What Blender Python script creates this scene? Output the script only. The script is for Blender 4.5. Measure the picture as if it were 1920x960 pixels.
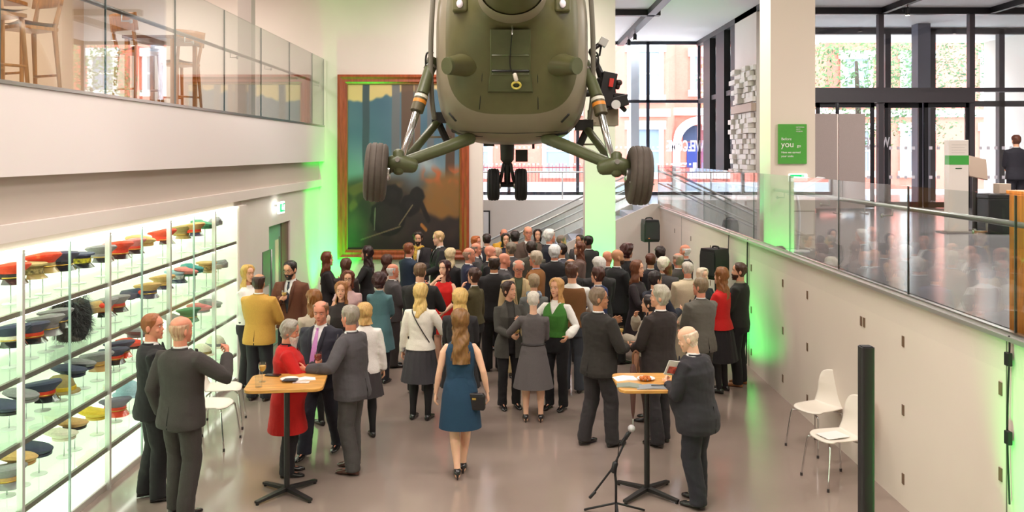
import bpy, bmesh, math, random
from math import sin, cos, pi, radians as R
from mathutils import Vector, Matrix, noise
for o in list(bpy.data.objects): bpy.data.objects.remove(o)
SC = bpy.context.scene
C = SC.collection
# ---------------------------------------------------------------- camera
EYE, F, CX, HY = 3.35, 1650.0, 960.0, 285.0        # eye height, focal length in px, vanishing point
cam_d = bpy.data.cameras.new('camera'); cam = bpy.data.objects.new('camera', cam_d); C.objects.link(cam)
cam.location = (0, 0, EYE); cam.rotation_euler = (pi/2, 0, 0)
cam_d.sensor_width = 36; cam_d.lens = 36*F/1920; cam_d.shift_y = -(480-HY)/1920; cam_d.clip_end = 300
SC.camera = cam
# ---------------------------------------------------------------- world, light, exposure
W = bpy.data.worlds.new('sky'); SC.world = W; W.use_nodes = True
bg = W.node_tree.nodes['Background']; bg.inputs['Color'].default_value = (0.80, 0.90, 1.0, 1); bg.inputs['Strength'].default_value = 9.0
vs = SC.view_settings; vs.view_transform = 'Standard'; vs.look = 'None'; vs.exposure = 0.45; vs.gamma = 1.0; vs.use_curve_mapping = False
SC.cycles.max_bounces = 7; SC.cycles.transparent_max_bounces = 24; SC.cycles.diffuse_bounces = 4; SC.cycles.glossy_bounces = 4
SC.cycles.caustics_reflective = False; SC.cycles.caustics_refractive = False; SC.cycles.sample_clamp_indirect = 6.0
def light(name, kind, loc, energy, col, target=None, **kw):
    d = bpy.data.lights.new(name, kind); d.energy = energy; d.color = col
    for k, v in kw.items(): setattr(d, k, v)
    o = bpy.data.objects.new(name, d); C.objects.link(o); o.location = loc
    if target is not None: o.rotation_euler = (Vector(target)-Vector(loc)).to_track_quat('-Z', 'Y').to_euler()
    return o
WARM = (1.0, 0.90, 0.83)
for x, y in ((-2.0, 3.5), (1.8, 3.5), (-2.0, 8.0), (1.8, 7.0), (-2.2, 13.0), (2.0, 13.0), (0, 16.8)):
    light('ceiling_lamp', 'AREA', (x, y, 6.85), 125, WARM, (x, y, 0), shape='RECTANGLE', size=2.2, size_y=1.2)
for x, y in ((9.0, 9.0), (9.0, 16.0)):
    light('entrance_lamp', 'AREA', (x, y, 6.85), 300, (1, .93, .86), (x, y, 0), shape='RECTANGLE', size=2.0, size_y=1.2)
for y in (6.0, 11.0, 16.0):
    light('balcony_lamp', 'AREA', (-6.6, y, 6.85), 95, WARM, (-6.6, y, 0), shape='RECTANGLE', size=1.2, size_y=1.2)
light('green_uplight', 'SPOT', (-3.45, 17.75, 0.12), 800, (0.0, 1.0, 0.06), (-4.15, 18.5, 2.6), spot_size=R(70), spot_blend=.9, shadow_soft_size=.1)
light('green_uplight', 'SPOT', (1.85, 17.6, 0.15), 330, (0.0, 1.0, 0.1), (1.85, 18.45, 2.0), spot_size=R(80), spot_blend=.9, shadow_soft_size=.1)
light('green_uplight', 'SPOT', (3.0, 13.9, 0.12), 75, (0.0, 1.0, 0.12), (3.7, 13.4, 1.3), spot_size=R(110), spot_blend=.9, shadow_soft_size=.1)
light('green_uplight', 'SPOT', (3.4, 13.35, 2.0), 110, (0.0, 1.0, 0.3), (3.75, 13.3, 4.5), spot_size=R(70), spot_blend=.9, shadow_soft_size=.1)
light('green_uplight', 'SPOT', (2.9, 6.0, 0.12), 200, (0.0, 1.0, 0.12), (3.7, 5.75, 1.1), spot_size=R(95), spot_blend=.9, shadow_soft_size=.1)
# ---------------------------------------------------------------- materials
def lin(c):
    f = lambda v: v/12.92 if v <= .04045 else ((v+.055)/1.055)**2.4
    return tuple(f(v/255.0) for v in c)
_M = {}
def mat(c, rough=.6, metal=0.0, var=0.0, scale=30.0, bump=0.0, bscale=200.0, emit=0.0, sheen=0.0, coat=0.0, stretch=None):
    key = (tuple(c), rough, metal, var, scale, bump, bscale, emit, sheen, coat, stretch)
    if key in _M: return _M[key]
    m = bpy.data.materials.new('material'); m.use_nodes = True; nt = m.node_tree; b = nt.nodes['Principled BSDF']
    l = lin(c); b.inputs['Base Color'].default_value = (*l, 1); b.inputs['Roughness'].default_value = rough; b.inputs['Metallic'].default_value = metal
    if sheen: b.inputs['Sheen Weight'].default_value = sheen
    if coat: b.inputs['Coat Weight'].default_value = coat
    if emit: b.inputs['Emission Color'].default_value = (*l, 1); b.inputs['Emission Strength'].default_value = emit
    if var or bump:
        tc = nt.nodes.new('ShaderNodeTexCoord'); src = tc.outputs['Object']
        if stretch:
            mp = nt.nodes.new('ShaderNodeMapping'); mp.inputs['Scale'].default_value = stretch; nt.links.new(src, mp.inputs[0]); src = mp.outputs[0]
    if var:
        n = nt.nodes.new('ShaderNodeTexNoise'); n.inputs['Scale'].default_value = scale; n.inputs['Detail'].default_value = 4; nt.links.new(src, n.inputs['Vector'])
        r = nt.nodes.new('ShaderNodeValToRGB')
        r.color_ramp.elements[0].position = .3; r.color_ramp.elements[1].position = .7
        r.color_ramp.elements[0].color = (*[v*(1-var) for v in l], 1); r.color_ramp.elements[1].color = (*[min(1, v*(1+var)) for v in l], 1)
        nt.links.new(n.outputs['Fac'], r.inputs[0]); nt.links.new(r.outputs[0], b.inputs['Base Color'])
    if bump:
        n2 = nt.nodes.new('ShaderNodeTexNoise'); n2.inputs['Scale'].default_value = bscale; n2.inputs['Detail'].default_value = 3; nt.links.new(src, n2.inputs['Vector'])
        bp = nt.nodes.new('ShaderNodeBump'); bp.inputs['Strength'].default_value = bump; bp.inputs['Distance'].default_value = .01
        nt.links.new(n2.outputs['Fac'], bp.inputs['Height']); nt.links.new(bp.outputs[0], b.inputs['Normal'])
    _M[key] = m; return m
def glass_mat(tint=(.96, .985, .975), ior=1.5, refl=1.0, rough=0.0):
    key = ('glass', tint, ior, refl, rough)
    if key in _M: return _M[key]
    m = bpy.data.materials.new('thin_glass'); m.use_nodes = True; nt = m.node_tree; nt.nodes.remove(nt.nodes['Principled BSDF']); out = nt.nodes['Material Output']
    t = nt.nodes.new('ShaderNodeBsdfTransparent'); t.inputs[0].default_value = (*tint, 1)
    g = nt.nodes.new('ShaderNodeBsdfGlossy'); g.inputs['Roughness'].default_value = rough
    lw = nt.nodes.new('ShaderNodeLayerWeight'); lw.inputs['Blend'].default_value = .5; r0 = ((ior-1)/(ior+1))**2
    pw = nt.nodes.new('ShaderNodeMath'); pw.operation = 'POWER'; pw.inputs[1].default_value = 5; nt.links.new(lw.outputs['Facing'], pw.inputs[0])
    fr = nt.nodes.new('ShaderNodeMath'); fr.operation = 'MULTIPLY_ADD'; fr.inputs[1].default_value = 1-r0; fr.inputs[2].default_value = r0; nt.links.new(pw.outputs[0], fr.inputs[0])
    mu = nt.nodes.new('ShaderNodeMath'); mu.operation = 'MULTIPLY'; mu.use_clamp = True; mu.inputs[1].default_value = refl
    mx = nt.nodes.new('ShaderNodeMixShader'); nt.links.new(fr.outputs[0], mu.inputs[0]); nt.links.new(mu.outputs[0], mx.inputs[0])
    nt.links.new(t.outputs[0], mx.inputs[1]); nt.links.new(g.outputs[0], mx.inputs[2]); nt.links.new(mx.outputs[0], out.inputs[0])
    _M[key] = m; return m
def vcol_mat(rough=.5):
    m = bpy.data.materials.new('painted_canvas'); m.use_nodes = True; nt = m.node_tree; b = nt.nodes['Principled BSDF']; b.inputs['Roughness'].default_value = rough
    a = nt.nodes.new('ShaderNodeVertexColor'); a.layer_name = 'Col'; nt.links.new(a.outputs[0], b.inputs['Base Color']); return m
def vinyl_mat(c=(250, 250, 255)):
    if 'vinyl' in _M: return _M['vinyl']
    m = bpy.data.materials.new('vinyl'); m.use_nodes = True; nt = m.node_tree; b = nt.nodes['Principled BSDF']; b.inputs['Base Color'].default_value = (*lin(c), 1)
    t = nt.nodes.new('ShaderNodeBsdfTranslucent'); t.inputs[0].default_value = (*lin(c), 1); x = nt.nodes.new('ShaderNodeMixShader'); x.inputs[0].default_value = .65
    nt.links.new(b.outputs[0], x.inputs[1]); nt.links.new(t.outputs[0], x.inputs[2]); nt.links.new(x.outputs[0], nt.nodes['Material Output'].inputs[0]); _M['vinyl'] = m; return m
def wood_mat(c, rough=.4, scale=4.0, stretch=(1, 12, 12)):
    return mat(c, rough, var=.28, scale=scale, stretch=stretch)
# ---------------------------------------------------------------- mesh helpers
def V(*a): return Vector(a)
class MB:
    def __init__(s): s.v = []; s.f = []; s.m = []; s.mi = 0
    def add(s, vs, fs):
        o = len(s.v); s.v += [tuple(p) for p in vs]; s.f += [tuple(i+o for i in f) for f in fs]; s.m += [s.mi]*len(fs); return s
    def box(s, c, d, rot=None):
        x, y, z = (k/2 for k in d); c = Vector(c)
        ps = [Vector((a*x, b*y, e*z)) for a in (-1, 1) for b in (-1, 1) for e in (-1, 1)]
        if rot is not None: ps = [rot @ p for p in ps]
        return s.add([p+c for p in ps], [(0,1,3,2), (4,6,7,5), (0,4,5,1), (2,3,7,6), (0,2,6,4), (1,5,7,3)])
    def rng(s, x0, x1, y0, y1, z0, z1): return s.box(((x0+x1)/2, (y0+y1)/2, (z0+z1)/2), (x1-x0, y1-y0, z1-z0))
    def loft(s, rings, cap=(True, True)):
        n = len(rings[0]); vs = [p for r in rings for p in r]; fs = []
        for i in range(len(rings)-1):
            a, b = i*n, (i+1)*n
            fs += [(a+k, a+(k+1) % n, b+(k+1) % n, b+k) for k in range(n)]
        if cap[0]: fs.append(tuple(range(n-1, -1, -1)))
        if cap[1]: fs.append(tuple((len(rings)-1)*n+k for k in range(n)))
        return s.add(vs, fs)
    def tube(s, pts, rad, n=10, sub=0, flat=1.0, up=None, cap=True, rnd=True):
        pts = [Vector(p) for p in pts]; rad = [rad]*len(pts) if isinstance(rad, (int, float)) else list(rad)
        if sub and len(pts) > 2:
            P, Q = [], []
            for i in range(len(pts)-1):
                p0, p1, p2, p3 = pts[max(i-1, 0)], pts[i], pts[i+1], pts[min(i+2, len(pts)-1)]
                for k in range(sub):
                    t = k/sub; P.append(.5*((2*p1)+(p2-p0)*t+(2*p0-5*p1+4*p2-p3)*t*t+(3*p1-p0-3*p2+p3)*t**3)); Q.append(rad[i]*(1-t)+rad[i+1]*t)
            P.append(pts[-1]); Q.append(rad[-1]); pts, rad = P, Q
        T = [(pts[min(i+1, len(pts)-1)]-pts[max(i-1, 0)]).normalized() for i in range(len(pts))]
        a = Vector(up) if up is not None else (V(0, 0, 1) if abs(T[0].z) < .9 else V(1, 0, 0))
        rings = []
        seq = list(zip(pts, T, rad))
        if rnd:
            p, t, r = seq[0]; seq = [(p-t*r*.55, t, r*.35), (p-t*r*.35, t, r*.75)]+seq
            p, t, r = seq[-1]; seq = seq+[(p+t*r*.35, t, r*.75), (p+t*r*.55, t, r*.35)]
        for p, t, r in seq:
            a = (a-t*a.dot(t)); a = a.normalized() if a.length > 1e-6 else t.orthogonal().normalized()
            b = t.cross(a)
            rings.append([p+(b*cos(2*pi*k/n)+a*flat*sin(2*pi*k/n))*r for k in range(n)])
        return s.loft(rings, (cap, cap))
    def lathe(s, prof, n=20, c=(0, 0, 0), M=None):
        c = Vector(c)
        rings = [[(M @ V(r*cos(2*pi*k/n), r*sin(2*pi*k/n), z) if M else V(r*cos(2*pi*k/n), r*sin(2*pi*k/n), z))+c for k in range(n)] for r, z in prof]
        return s.loft(rings)
    def ell(s, c, r, n=12, rows=8, M=None):
        c = Vector(c); rings = []
        for i in range(1, rows):
            a = pi*i/rows-pi/2
            ring = [V(r[0]*cos(a)*cos(2*pi*k/n), r[1]*cos(a)*sin(2*pi*k/n), r[2]*sin(a)) for k in range(n)]
            rings.append([(M @ p if M else p)+c for p in ring])
        return s.loft(rings)
    def grid(s, fn, nu, nv):
        vs = [fn(i/nu, j/nv) for j in range(nv+1) for i in range(nu+1)]
        return s.add(vs, [(j*(nu+1)+i, j*(nu+1)+i+1, (j+1)*(nu+1)+i+1, (j+1)*(nu+1)+i) for j in range(nv) for i in range(nu)])
    def mesh(s, mats, smooth=True, angle=40):
        me = bpy.data.meshes.new('mesh'); me.from_pydata(s.v, [], s.f)
        if not isinstance(mats, (list, tuple)): mats = [mats]
        for m in mats: me.materials.append(m)
        if len(mats) > 1: me.polygons.foreach_set('material_index', s.m)
        if smooth:
            me.polygons.foreach_set('use_smooth', [True]*len(me.polygons)); me.set_sharp_from_angle(angle=R(angle))
        me.update(); return me
def link(name, me, parent=None, loc=None, rz=0.0):
    o = bpy.data.objects.new(name, me); C.objects.link(o)
    if parent is not None: o.parent = parent
    if loc is not None: o.location = loc
    if rz: o.rotation_euler = (0, 0, rz)
    return o
def obj(name, mb, m, parent=None, loc=None, rz=0.0, smooth=True, angle=40, bevel=0.0):
    o = link(name, mb.mesh(m, smooth, angle), parent, loc, rz)
    if bevel:
        b = o.modifiers.new('bevel', 'BEVEL'); b.width = bevel; b.segments = 2; b.limit_method = 'ANGLE'
    return o
def tag(o, label, cat, group=None, kind=None):
    o['label'] = label; o['category'] = cat
    if group: o['group'] = group
    if kind: o['kind'] = kind
    return o
def thing(name, label, cat, loc=(0, 0, 0), rz=0.0, group=None):
    return tag(link(name, None, None, loc, rz), label, cat, group)
def struct(name, mb, m, parent=None, **kw):
    o = obj(name, mb, m, parent, **kw)
    if parent is None: o['kind'] = 'structure'
    return o
def B(*a): return MB().rng(*a)
def dup(root, loc=None, rz=None, label=None):
    r = root.copy(); C.objects.link(r)
    if loc is not None: r.location = loc
    if rz is not None: r.rotation_euler = (0, 0, rz)
    if label: r['label'] = label
    for ch in list(root.children):
        c = ch.copy(); C.objects.link(c); c.parent = r
        for g in list(ch.children):
            d = g.copy(); C.objects.link(d); d.parent = c
    return r
def at(px, py, d): return V((px-CX)/F*d, d, EYE-(py-HY)/F*d)
def words3(txt, size, m, parent, M, name='lettering', align='LEFT', mirror=False, depth=.002, bold=0.0):
    cu = bpy.data.curves.new('text', 'FONT'); cu.body = txt; cu.size = size; cu.align_x = align; cu.extrude = depth; cu.offset = bold
    t = bpy.data.objects.new('text', cu); C.objects.link(t); bpy.context.view_layer.update()
    me = bpy.data.meshes.new_from_object(t.evaluated_get(bpy.context.evaluated_depsgraph_get())); bpy.data.objects.remove(t)
    if mirror: me.transform(Matrix.Diagonal((-1, 1, 1, 1))); me.flip_normals()
    me.transform(M); me.materials.clear(); me.materials.append(m)
    return link(name, me, parent)
UPRIGHT = Matrix.Rotation(pi/2, 4, 'X')          # text in XY -> standing in XZ, read from -Y
# ================================================================ the hall
WHITE = mat((225, 216, 208), .55, var=.02, scale=1.5); CEIL = mat((240, 240, 240), .7); GREYW = mat((206, 196, 190), .5)
BLACK = mat((22, 22, 26), .45); STEEL = mat((190, 190, 188), .28, 1.0); DARKM = mat((38, 38, 44), .4, .3); CHROME = mat((215, 215, 215), .15, 1.0)
GLASS = glass_mat((.935, .96, .955), 1.5, 1.6); WINGLASS = glass_mat((.97, .985, .985), 1.45, .9)
def floor_mat(c, rough):
    m = mat(c, rough, var=.05, scale=.8); b = m.node_tree.nodes['Principled BSDF']; b.inputs['Specular IOR Level'].default_value = .55; return m
struct('floor', B(-4.9, 3.7, -3, 26, -.2, 0), floor_mat((146, 130, 121), .13), smooth=False)
struct('floor_entrance', B(3.7, 15.5, -3, 28.9, 1.7, 1.95), floor_mat((150, 146, 150), .16), smooth=False)
struct('floor_landing', B(-3, 3.7, 25.5, 28.9, 1.7, 1.95), WHITE, smooth=False)
struct('floor_balcony', B(-9, -3.97, -3, 18.5, 3.2, 3.84), GREYW, smooth=False)
struct('ceiling', B(-9.3, 15.7, -3.2, 29, 6.95, 7.2), CEIL, smooth=False)
struct('wall_rear', B(-9.3, 15.7, -3.2, -3, 0, 6.95), WHITE, smooth=False)
struct('wall_left', B(-9.2, -9, -3, 18.5, 0, 6.95), mat((206, 178, 152), .6), smooth=False)
struct('wall_right', B(15.5, 15.7, -3, 28.9, 0, 6.95), WHITE, smooth=False)
# painting wall at the far end of the hall
struct('wall_back', B(-9, -.617, 18.5, 19.0, 0, 6.95), WHITE, smooth=False)
struct('wall_stair', B(-3, 3.7, 25.3, 25.5, 0, 1.97), WHITE, smooth=False)
struct('wall_passage', B(-3.2, -3, 19, 29, 0, 6.95), WHITE, smooth=False)
# left side: pillar, door wall, bulkhead over the showcase, balcony edge
lw = MB().rng(-4.4, -4.06, 13.2, 14.7, 0, 2.62).rng(-4.4, -4.06, 14.7, 16.1, 2.1, 2.62).rng(-4.4, -4.06, 16.1, 18.5, 0, 2.62)
struct('wall_door', lw, WHITE, smooth=False)
struct('wall_bulkhead', MB().rng(-4.9, -4.06, -3, 13.2, 2.56, 3.2).rng(-4.9, -4.06, 13.2, 18.5, 2.622, 3.2), mat((196, 182, 172), .5), smooth=False)  # darker tone puts the shade below the balcony edge into the colour
struct('trim_1', B(-4.06, -4.0, -3, 18.5, 2.63, 2.77), mat((222, 212, 206), .45), smooth=False)
struct('trim_2', B(-4.06, -3.94, -3, 18.5, 3.155, 3.88), mat((222, 213, 211), .32), smooth=False)
struct('wall_showcase', B(-4.95, -4.85, -3, 13.0, 0, 2.6), WHITE, smooth=False)
struct('wall_pillar', MB().rng(-4.85, -3.98, 12.84, 13.2, 0, 2.56), WHITE, smooth=False)
# door in the left wall
d1 = struct('door_1', MB().rng(-4.16, -4.11, 14.7, 15.62, .01, 2.1), mat((126, 176, 146), .35), smooth=False)
obj('door_glazing', B(-4.112, -4.1, 15.26, 15.46, .25, 1.82), mat((238, 232, 196), .2), d1, smooth=False)
obj('door_jamb', B(-4.3, -4.09, 15.62, 16.1, 0, 2.1), mat((112, 92, 78), .5), d1, smooth=False)
obj('pull_handle', MB().tube([(-4.06, 14.85, .5), (-4.06, 14.85, 1.7)], .018), STEEL, d1)
obj('glazing_trim', B(-4.11, -4.095, 15.5, 15.53, .2, 1.86), STEEL, d1, smooth=False)
n1 = tag(obj('wall_notice', B(-4.06, -4.045, 14.3, 14.72, 1.15, 1.72), mat((96, 106, 98), .3), smooth=False), 'dark grey notice panel on the white wall before the side door', 'notice')
k1 = tag(obj('access_keypad', B(-4.06, -4.03, 13.62, 13.78, 1.12, 1.42), mat((210, 205, 200), .4), smooth=False), 'small pale access control box beside the hat showcase', 'keypad')
# exit sign hung on the left wall
ex = thing('exit_sign', 'lit green and white running man exit sign high on the left wall', 'exit sign', (-3.95, 15.05, 2.3))
obj('sign_body', MB().box((0, 0, .1), (.04, .34, .2)), mat((240, 250, 245), .4, emit=2.0), ex, bevel=.005)
sg = MB().rng(.022, .026, -.15, .15, .03, .17); obj('sign_face', sg, mat((20, 200, 110), .4, emit=.8), ex, smooth=False)
mn = MB().box((.029, -.03, .12), (.004, .03, .05)).box((.029, -.045, .085), (.004, .02, .05), Matrix.Rotation(.5, 3, 'X')).box((.029, -.015, .085), (.004, .02, .05), Matrix.Rotation(-.6, 3, 'X')).ell((.029, -.03, .155), (.003, .012, .012)).box((.029, .09, .1), (.004, .07, .1))
obj('pictogram', mn, mat((245, 255, 250), .4, emit=1.5), ex, smooth=False)
obj('bracket', B(-.11, .0, -.015, .015, .12, .15), STEEL, ex, smooth=False)
# columns
struct('column_far', B(1.53, 2.16, 18.4, 18.9, 0, 6.95), WHITE, smooth=False)
struct('column_entrance', B(3.76, 4.41, 12.8, 13.35, 1.95, 6.95), mat((238, 224, 208), .55), smooth=False)
# right retaining wall with hinged cupboard fronts
rw = struct('wall_cupboards', B(3.7, 3.95, -3, 23, 0, 1.95), mat((230, 218, 206), .5, var=.015, scale=1.2), smooth=False)
obj('coping', B(3.66, 3.76, -3, 23, 1.95, 1.985), mat((205, 203, 200), .3, .7), rw, smooth=False)
HB = mat((120, 98, 78), .4)
for y in (5.2, 6.66, 8.32, 9.24, 9.32, 11.02, 12.02, 13.6, 15.2, 16.4, 18.2, 20.0):
    for z in (1.56, .91, .26):
        if 9 < y < 9.5 and z < 1.5: continue
        obj('hinge', MB().box((3.699, y, z), (.012, .045, .1)), HB, rw, smooth=False)
for y in (6.58, 13.75, 19.2):
    obj('panel_joint', MB().box((3.699, y, .97), (.006, .012, 1.93)), mat((120, 112, 106), .6), rw, smooth=False)
# glass balustrades ------------------------------------------------
def balustrade(name, label, x, y0, y1, step, z0, z1, xr, zr, off):
    t = thing(name, label, 'balustrade', (x, y0, z0))
    y = y0; k = 0
    while y < y1-.05:
        e = min(y+step, y1)
        obj('glass_panel', MB().box((0, (y+e)/2-y0, (z1-z0)/2), (.016, e-y-.012, z1-z0)), GLASS, t, smooth=False)
        obj('joint_seal', MB().box((0, e-y0-.001, (z1-z0)/2), (.017, .009, z1-z0)), mat((60, 80, 78), .3), t, smooth=False)
        y = e
    if xr is not None:
        obj('handrail', MB().tube([(xr-x, 0, zr-z0), (xr-x, y1-y0, zr-z0)], .024, 12), STEEL if x > 0 else mat((96, 88, 80), .35, .6), t)
        y = y0+.6
        while y < y1:
            b = MB().tube([(xr-x, y-y0, zr-z0-.02), (xr-x, y-y0, zr-z0-.09), (0, y-y0, zr-z0-.09)], .009, 6).lathe([(.022, -.01), (.022, .01)], 12, (.01*off, y-y0, zr-z0-.09), Matrix.Rotation(pi/2, 3, 'Y'))
            obj('bracket', b, STEEL, t); y += step
    obj('base_channel', MB().box((0, (y1-y0)/2, .015), (.05, y1-y0, .03)), STEEL, t, smooth=False)
    return t
balustrade('glass_balustrade', 'clear glass balustrade with steel handrail along the entrance level edge', 3.72, 2.98, 22.4, 1.76, 1.985, 3.03, 3.83, 2.8, 1)
balustrade('glass_balustrade', 'clear glass balustrade with thin rail along the upper left balcony', -3.95, 1.48, 18.45, 1.767, 3.88, 5.3, -4.06, 4.8, -1)
# balcony edge column and ceiling beams
struct('column_balcony', B(-5.05, -4.8, 16.2, 16.45, 3.84, 6.95), mat((190, 182, 176), .5), smooth=False)
for k, a in enumerate(((1.5, 3.75, 22.2, 22.4), (3.42, 3.62, 19.5, 28.6), (6.0, 6.2, 12, 28.6), (6.2, 15.5, 21.9, 22.1), (9.2, 9.32, 14, 21.9), (11.9, 12.02, 14, 21.9))):
    struct('beam_%d' % (k+1), B(a[0], a[1], a[2], a[3], 6.8, 6.95), BLACK, smooth=False)
# track spotlights on the black tracks
SPOTB = MB().lathe([(.05, 0), (.055, .16), (.03, .19)], 12)
sp0 = None
for k, (x, y, w) in enumerate(((3.52, 26.5, 'far end of the track over the stair'), (3.52, 25.2, 'second from the far end of the stair track'), (6.1, 20.5, 'dark beam beside the white brick relief'), (9.26, 17.6, 'ceiling track before the entrance screen'),
                        (9.26, 20.6, 'entrance track close to the glass doors'), (11.96, 20.2, 'right entrance track near the glass screen'), (11.96, 16.5, 'right entrance track nearer the hall'))):
    t = thing('track_spotlight', 'small black spotlight on the %s' % w, 'spotlight', (x, y, 6.55), 0, 'ceiling spotlights')
    obj('housing', SPOTB, BLACK, t); obj('stem', MB().tube([(0, 0, .19), (0, 0, .26)], .012, 6), BLACK, t)
    obj('lens', MB().lathe([(.044, -.004), (.044, .002)], 12), mat((255, 244, 225), .3, emit=9.0), t)
# ---------------------------------------------------------------- far windows
def frame_bars(mb, y, xs, zs, x0, x1, z0, z1, w=.09, dpt=.12):
    for x in xs: mb.rng(x-w/2, x+w/2, y-dpt/2, y+dpt/2, z0, z1)
    for z in zs: mb.rng(x0, x1, y-dpt/2, y+dpt/2, z-w/2, z+w/2)
    return mb
w1 = struct('window_1', frame_bars(MB(), 28.7, (-3, -.1, 2.14, 4.43, 6.1), (2.0, 5.0, 6.9), -3, 6.15, 1.95, 6.95, .1), mat((52, 56, 70), .4), smooth=False)
obj('window_pane', B(-3, 6.1, 28.69, 28.71, 1.95, 6.95), WINGLASS, w1, smooth=False)
dots = MB()
for z in (3.5, 2.95):
    for i in range(60): dots.box((-2.9+i*.15, 28.66, z), (.06, .004, .06))
obj('manifestation_dots', dots, vinyl_mat(), w1, smooth=False)
words3('WELCOME', .50, vinyl_mat(), w1, Matrix.Translation((6.24, 28.63, 3.38)) @ UPRIGHT @ Matrix.Diagonal((.50, 1, 1, 1)), 'welcome_lettering', mirror=True, bold=.012)
small = MB()
for i in range(4): small.box((5.5-.02*i, 28.63, 2.98-.11*i), (.38-.05*(i % 2), .004, .05))
small.box((5.95, 28.63, 2.9), (.12, .004, .22)).box((5.55, 28.63, 2.46), (.3, .004, .025)).box((5.95, 28.63, 2.46), (.3, .004, .025))
obj('small_print', small, vinyl_mat(), w1, smooth=False)
# glazed side wall with deep black posts
w2 = struct('window_2', MB().rng(6.0, 6.2, 23.7, 24.15, 1.95, 6.8).rng(6.0, 6.2, 24.9, 25.9, 1.95, 6.8).rng(6.0, 6.2, 26.7, 27.6, 1.95, 6.8).rng(6.05, 6.15, 23.7, 28.6, 4.93, 5.07), mat((11, 12, 20), .6), smooth=False)
obj('window_pane', B(6.09, 6.11, 23.7, 28.6, 1.95, 6.8), WINGLASS, w2, smooth=False)
struct('wall_relief', B(6.0, 6.3, 21.6, 23.7, 1.95, 6.95), WHITE, smooth=False)
random.seed(4)
rel = thing('brick_relief', 'white wall relief of protruding stacked blocks beside the dark window posts', 'wall relief', (5.99, 22.6, 2.0))
rbs = (MB(), MB())
for r in range(27):
    rb = rbs[r > 19]
    for i in range(6):
        if 18 <= r < 20: continue
        y = -1.0+i*.34+(.17 if r % 2 else 0)
        if y > .85: continue
        dp = random.uniform(.03, .2); rb.rng(-dp, -.001, y, y+.32, r*.13, r*.13+.12)
for rb in rbs: obj('relief_blocks', rb, mat((240, 234, 226), .7), rel, smooth=False)
obj('relief_ledge', B(-.12, -.001, -1.0, 1.0, 2.36, 2.56), mat((190, 168, 150), .6), rel, smooth=False)
# entrance screen with sliding doors, vestibule behind it
w3 = MB()
frame_bars(w3, 22.0, (6.25, 9.2, 11.47, 13.0), (6.85,), 6.2, 15.5, 1.95, 6.9, .13, .16)
w3.rng(6.2, 15.5, 21.9, 22.1, 4.85, 4.95).rng(6.2, 11.5, 21.85, 22.15, 4.58, 4.85)
WF = mat((74, 70, 76), .4)
W3 = struct('window_3', w3, WF, smooth=False)
obj('window_pane', B(6.2, 15.5, 21.99, 22.01, 4.9, 6.85), WINGLASS, W3, smooth=False)
obj('window_pane', B(11.5, 15.5, 21.99, 22.01, 1.95, 4.85), WINGLASS, W3, smooth=False)
dots = MB()
for z in (3.45, 2.72):
    for i in range(14): dots.box((11.7+i*.19, 21.97, z), (.08, .004, .08))
obj('manifestation_dots', dots, vinyl_mat(), W3, smooth=False)
def leaf(n, x0, x1, y, letters=None):
    f = MB().rng(x0, x0+.09, y-.03, y+.03, 1.96, 4.58).rng(x1-.09, x1, y-.03, y+.03, 1.96, 4.58).rng(x0, x1, y-.03, y+.03, 1.96, 2.1).rng(x0, x1, y-.03, y+.03, 4.46, 4.58)
    d = struct('door_%d' % n, f, DARKM, smooth=False)
    obj('glazing', B(x0, x1, y-.006, y+.006, 2.0, 4.5), WINGLASS, d, smooth=False)
    dd = MB()
    for z in (3.45, 2.72):
        k = x0+.16
        while k < x1-.1: dd.box((k, y-.02, z), (.08, .004, .08)); k += .19
    obj('manifestation_dots', dd, vinyl_mat(), d, smooth=False)
    if letters:
        words3(letters, .34, vinyl_mat(), d, Matrix.Translation((9.46, y+.05, 3.48)) @ UPRIGHT @ Matrix.Diagonal((.55, 1, 1, 1)), 'welcome_lettering', mirror=True, bold=.012)
    return d
leaf(2, 7.6, 9.05, 22.0, 'WELCOME'); leaf(3, 9.35, 10.3, 22.12); leaf(4, 10.3, 11.42, 22.0)
w4 = MB(); frame_bars(w4, 25.6, (6.3, 8.3, 10.9, 12.2, 14.2), (4.75, 6.85), 6.2, 15.5, 1.95, 6.9, .16, .2)
W4 = struct('window_4', w4, WF, smooth=False)
obj('window_pane', B(6.2, 15.5, 25.59, 25.61, 1.95, 6.85), WINGLASS, W4, smooth=False)
struct('column_vestibule', MB().rng(11.35, 11.7, 24.6, 25.0, 1.95, 6.95), mat((124, 124, 140), .4), smooth=False)
struct('column_porch', MB().rng(4.0, 4.28, 29.6, 30.0, 1.5, 7.0), mat((205, 205, 210), .5), smooth=False)
# guard rail in front of the far window
gr = thing('guard_rail', 'thin steel guard rail standing before the far street window', 'railing', (-.5, 26.2, 1.95))
obj('top_rail', MB().tube([(-2, 0, .8), (4.1, 0, .8)], .025), STEEL, gr)
for x in (-1.9, .1, 2.0, 4.0): obj('post', MB().tube([(x, 0, 0), (x, 0, .8)], .02), STEEL, gr)
obj('infill_glass', B(-2, 4.1, -.006, .006, .06, .76), GLASS, gr, smooth=False)
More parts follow.
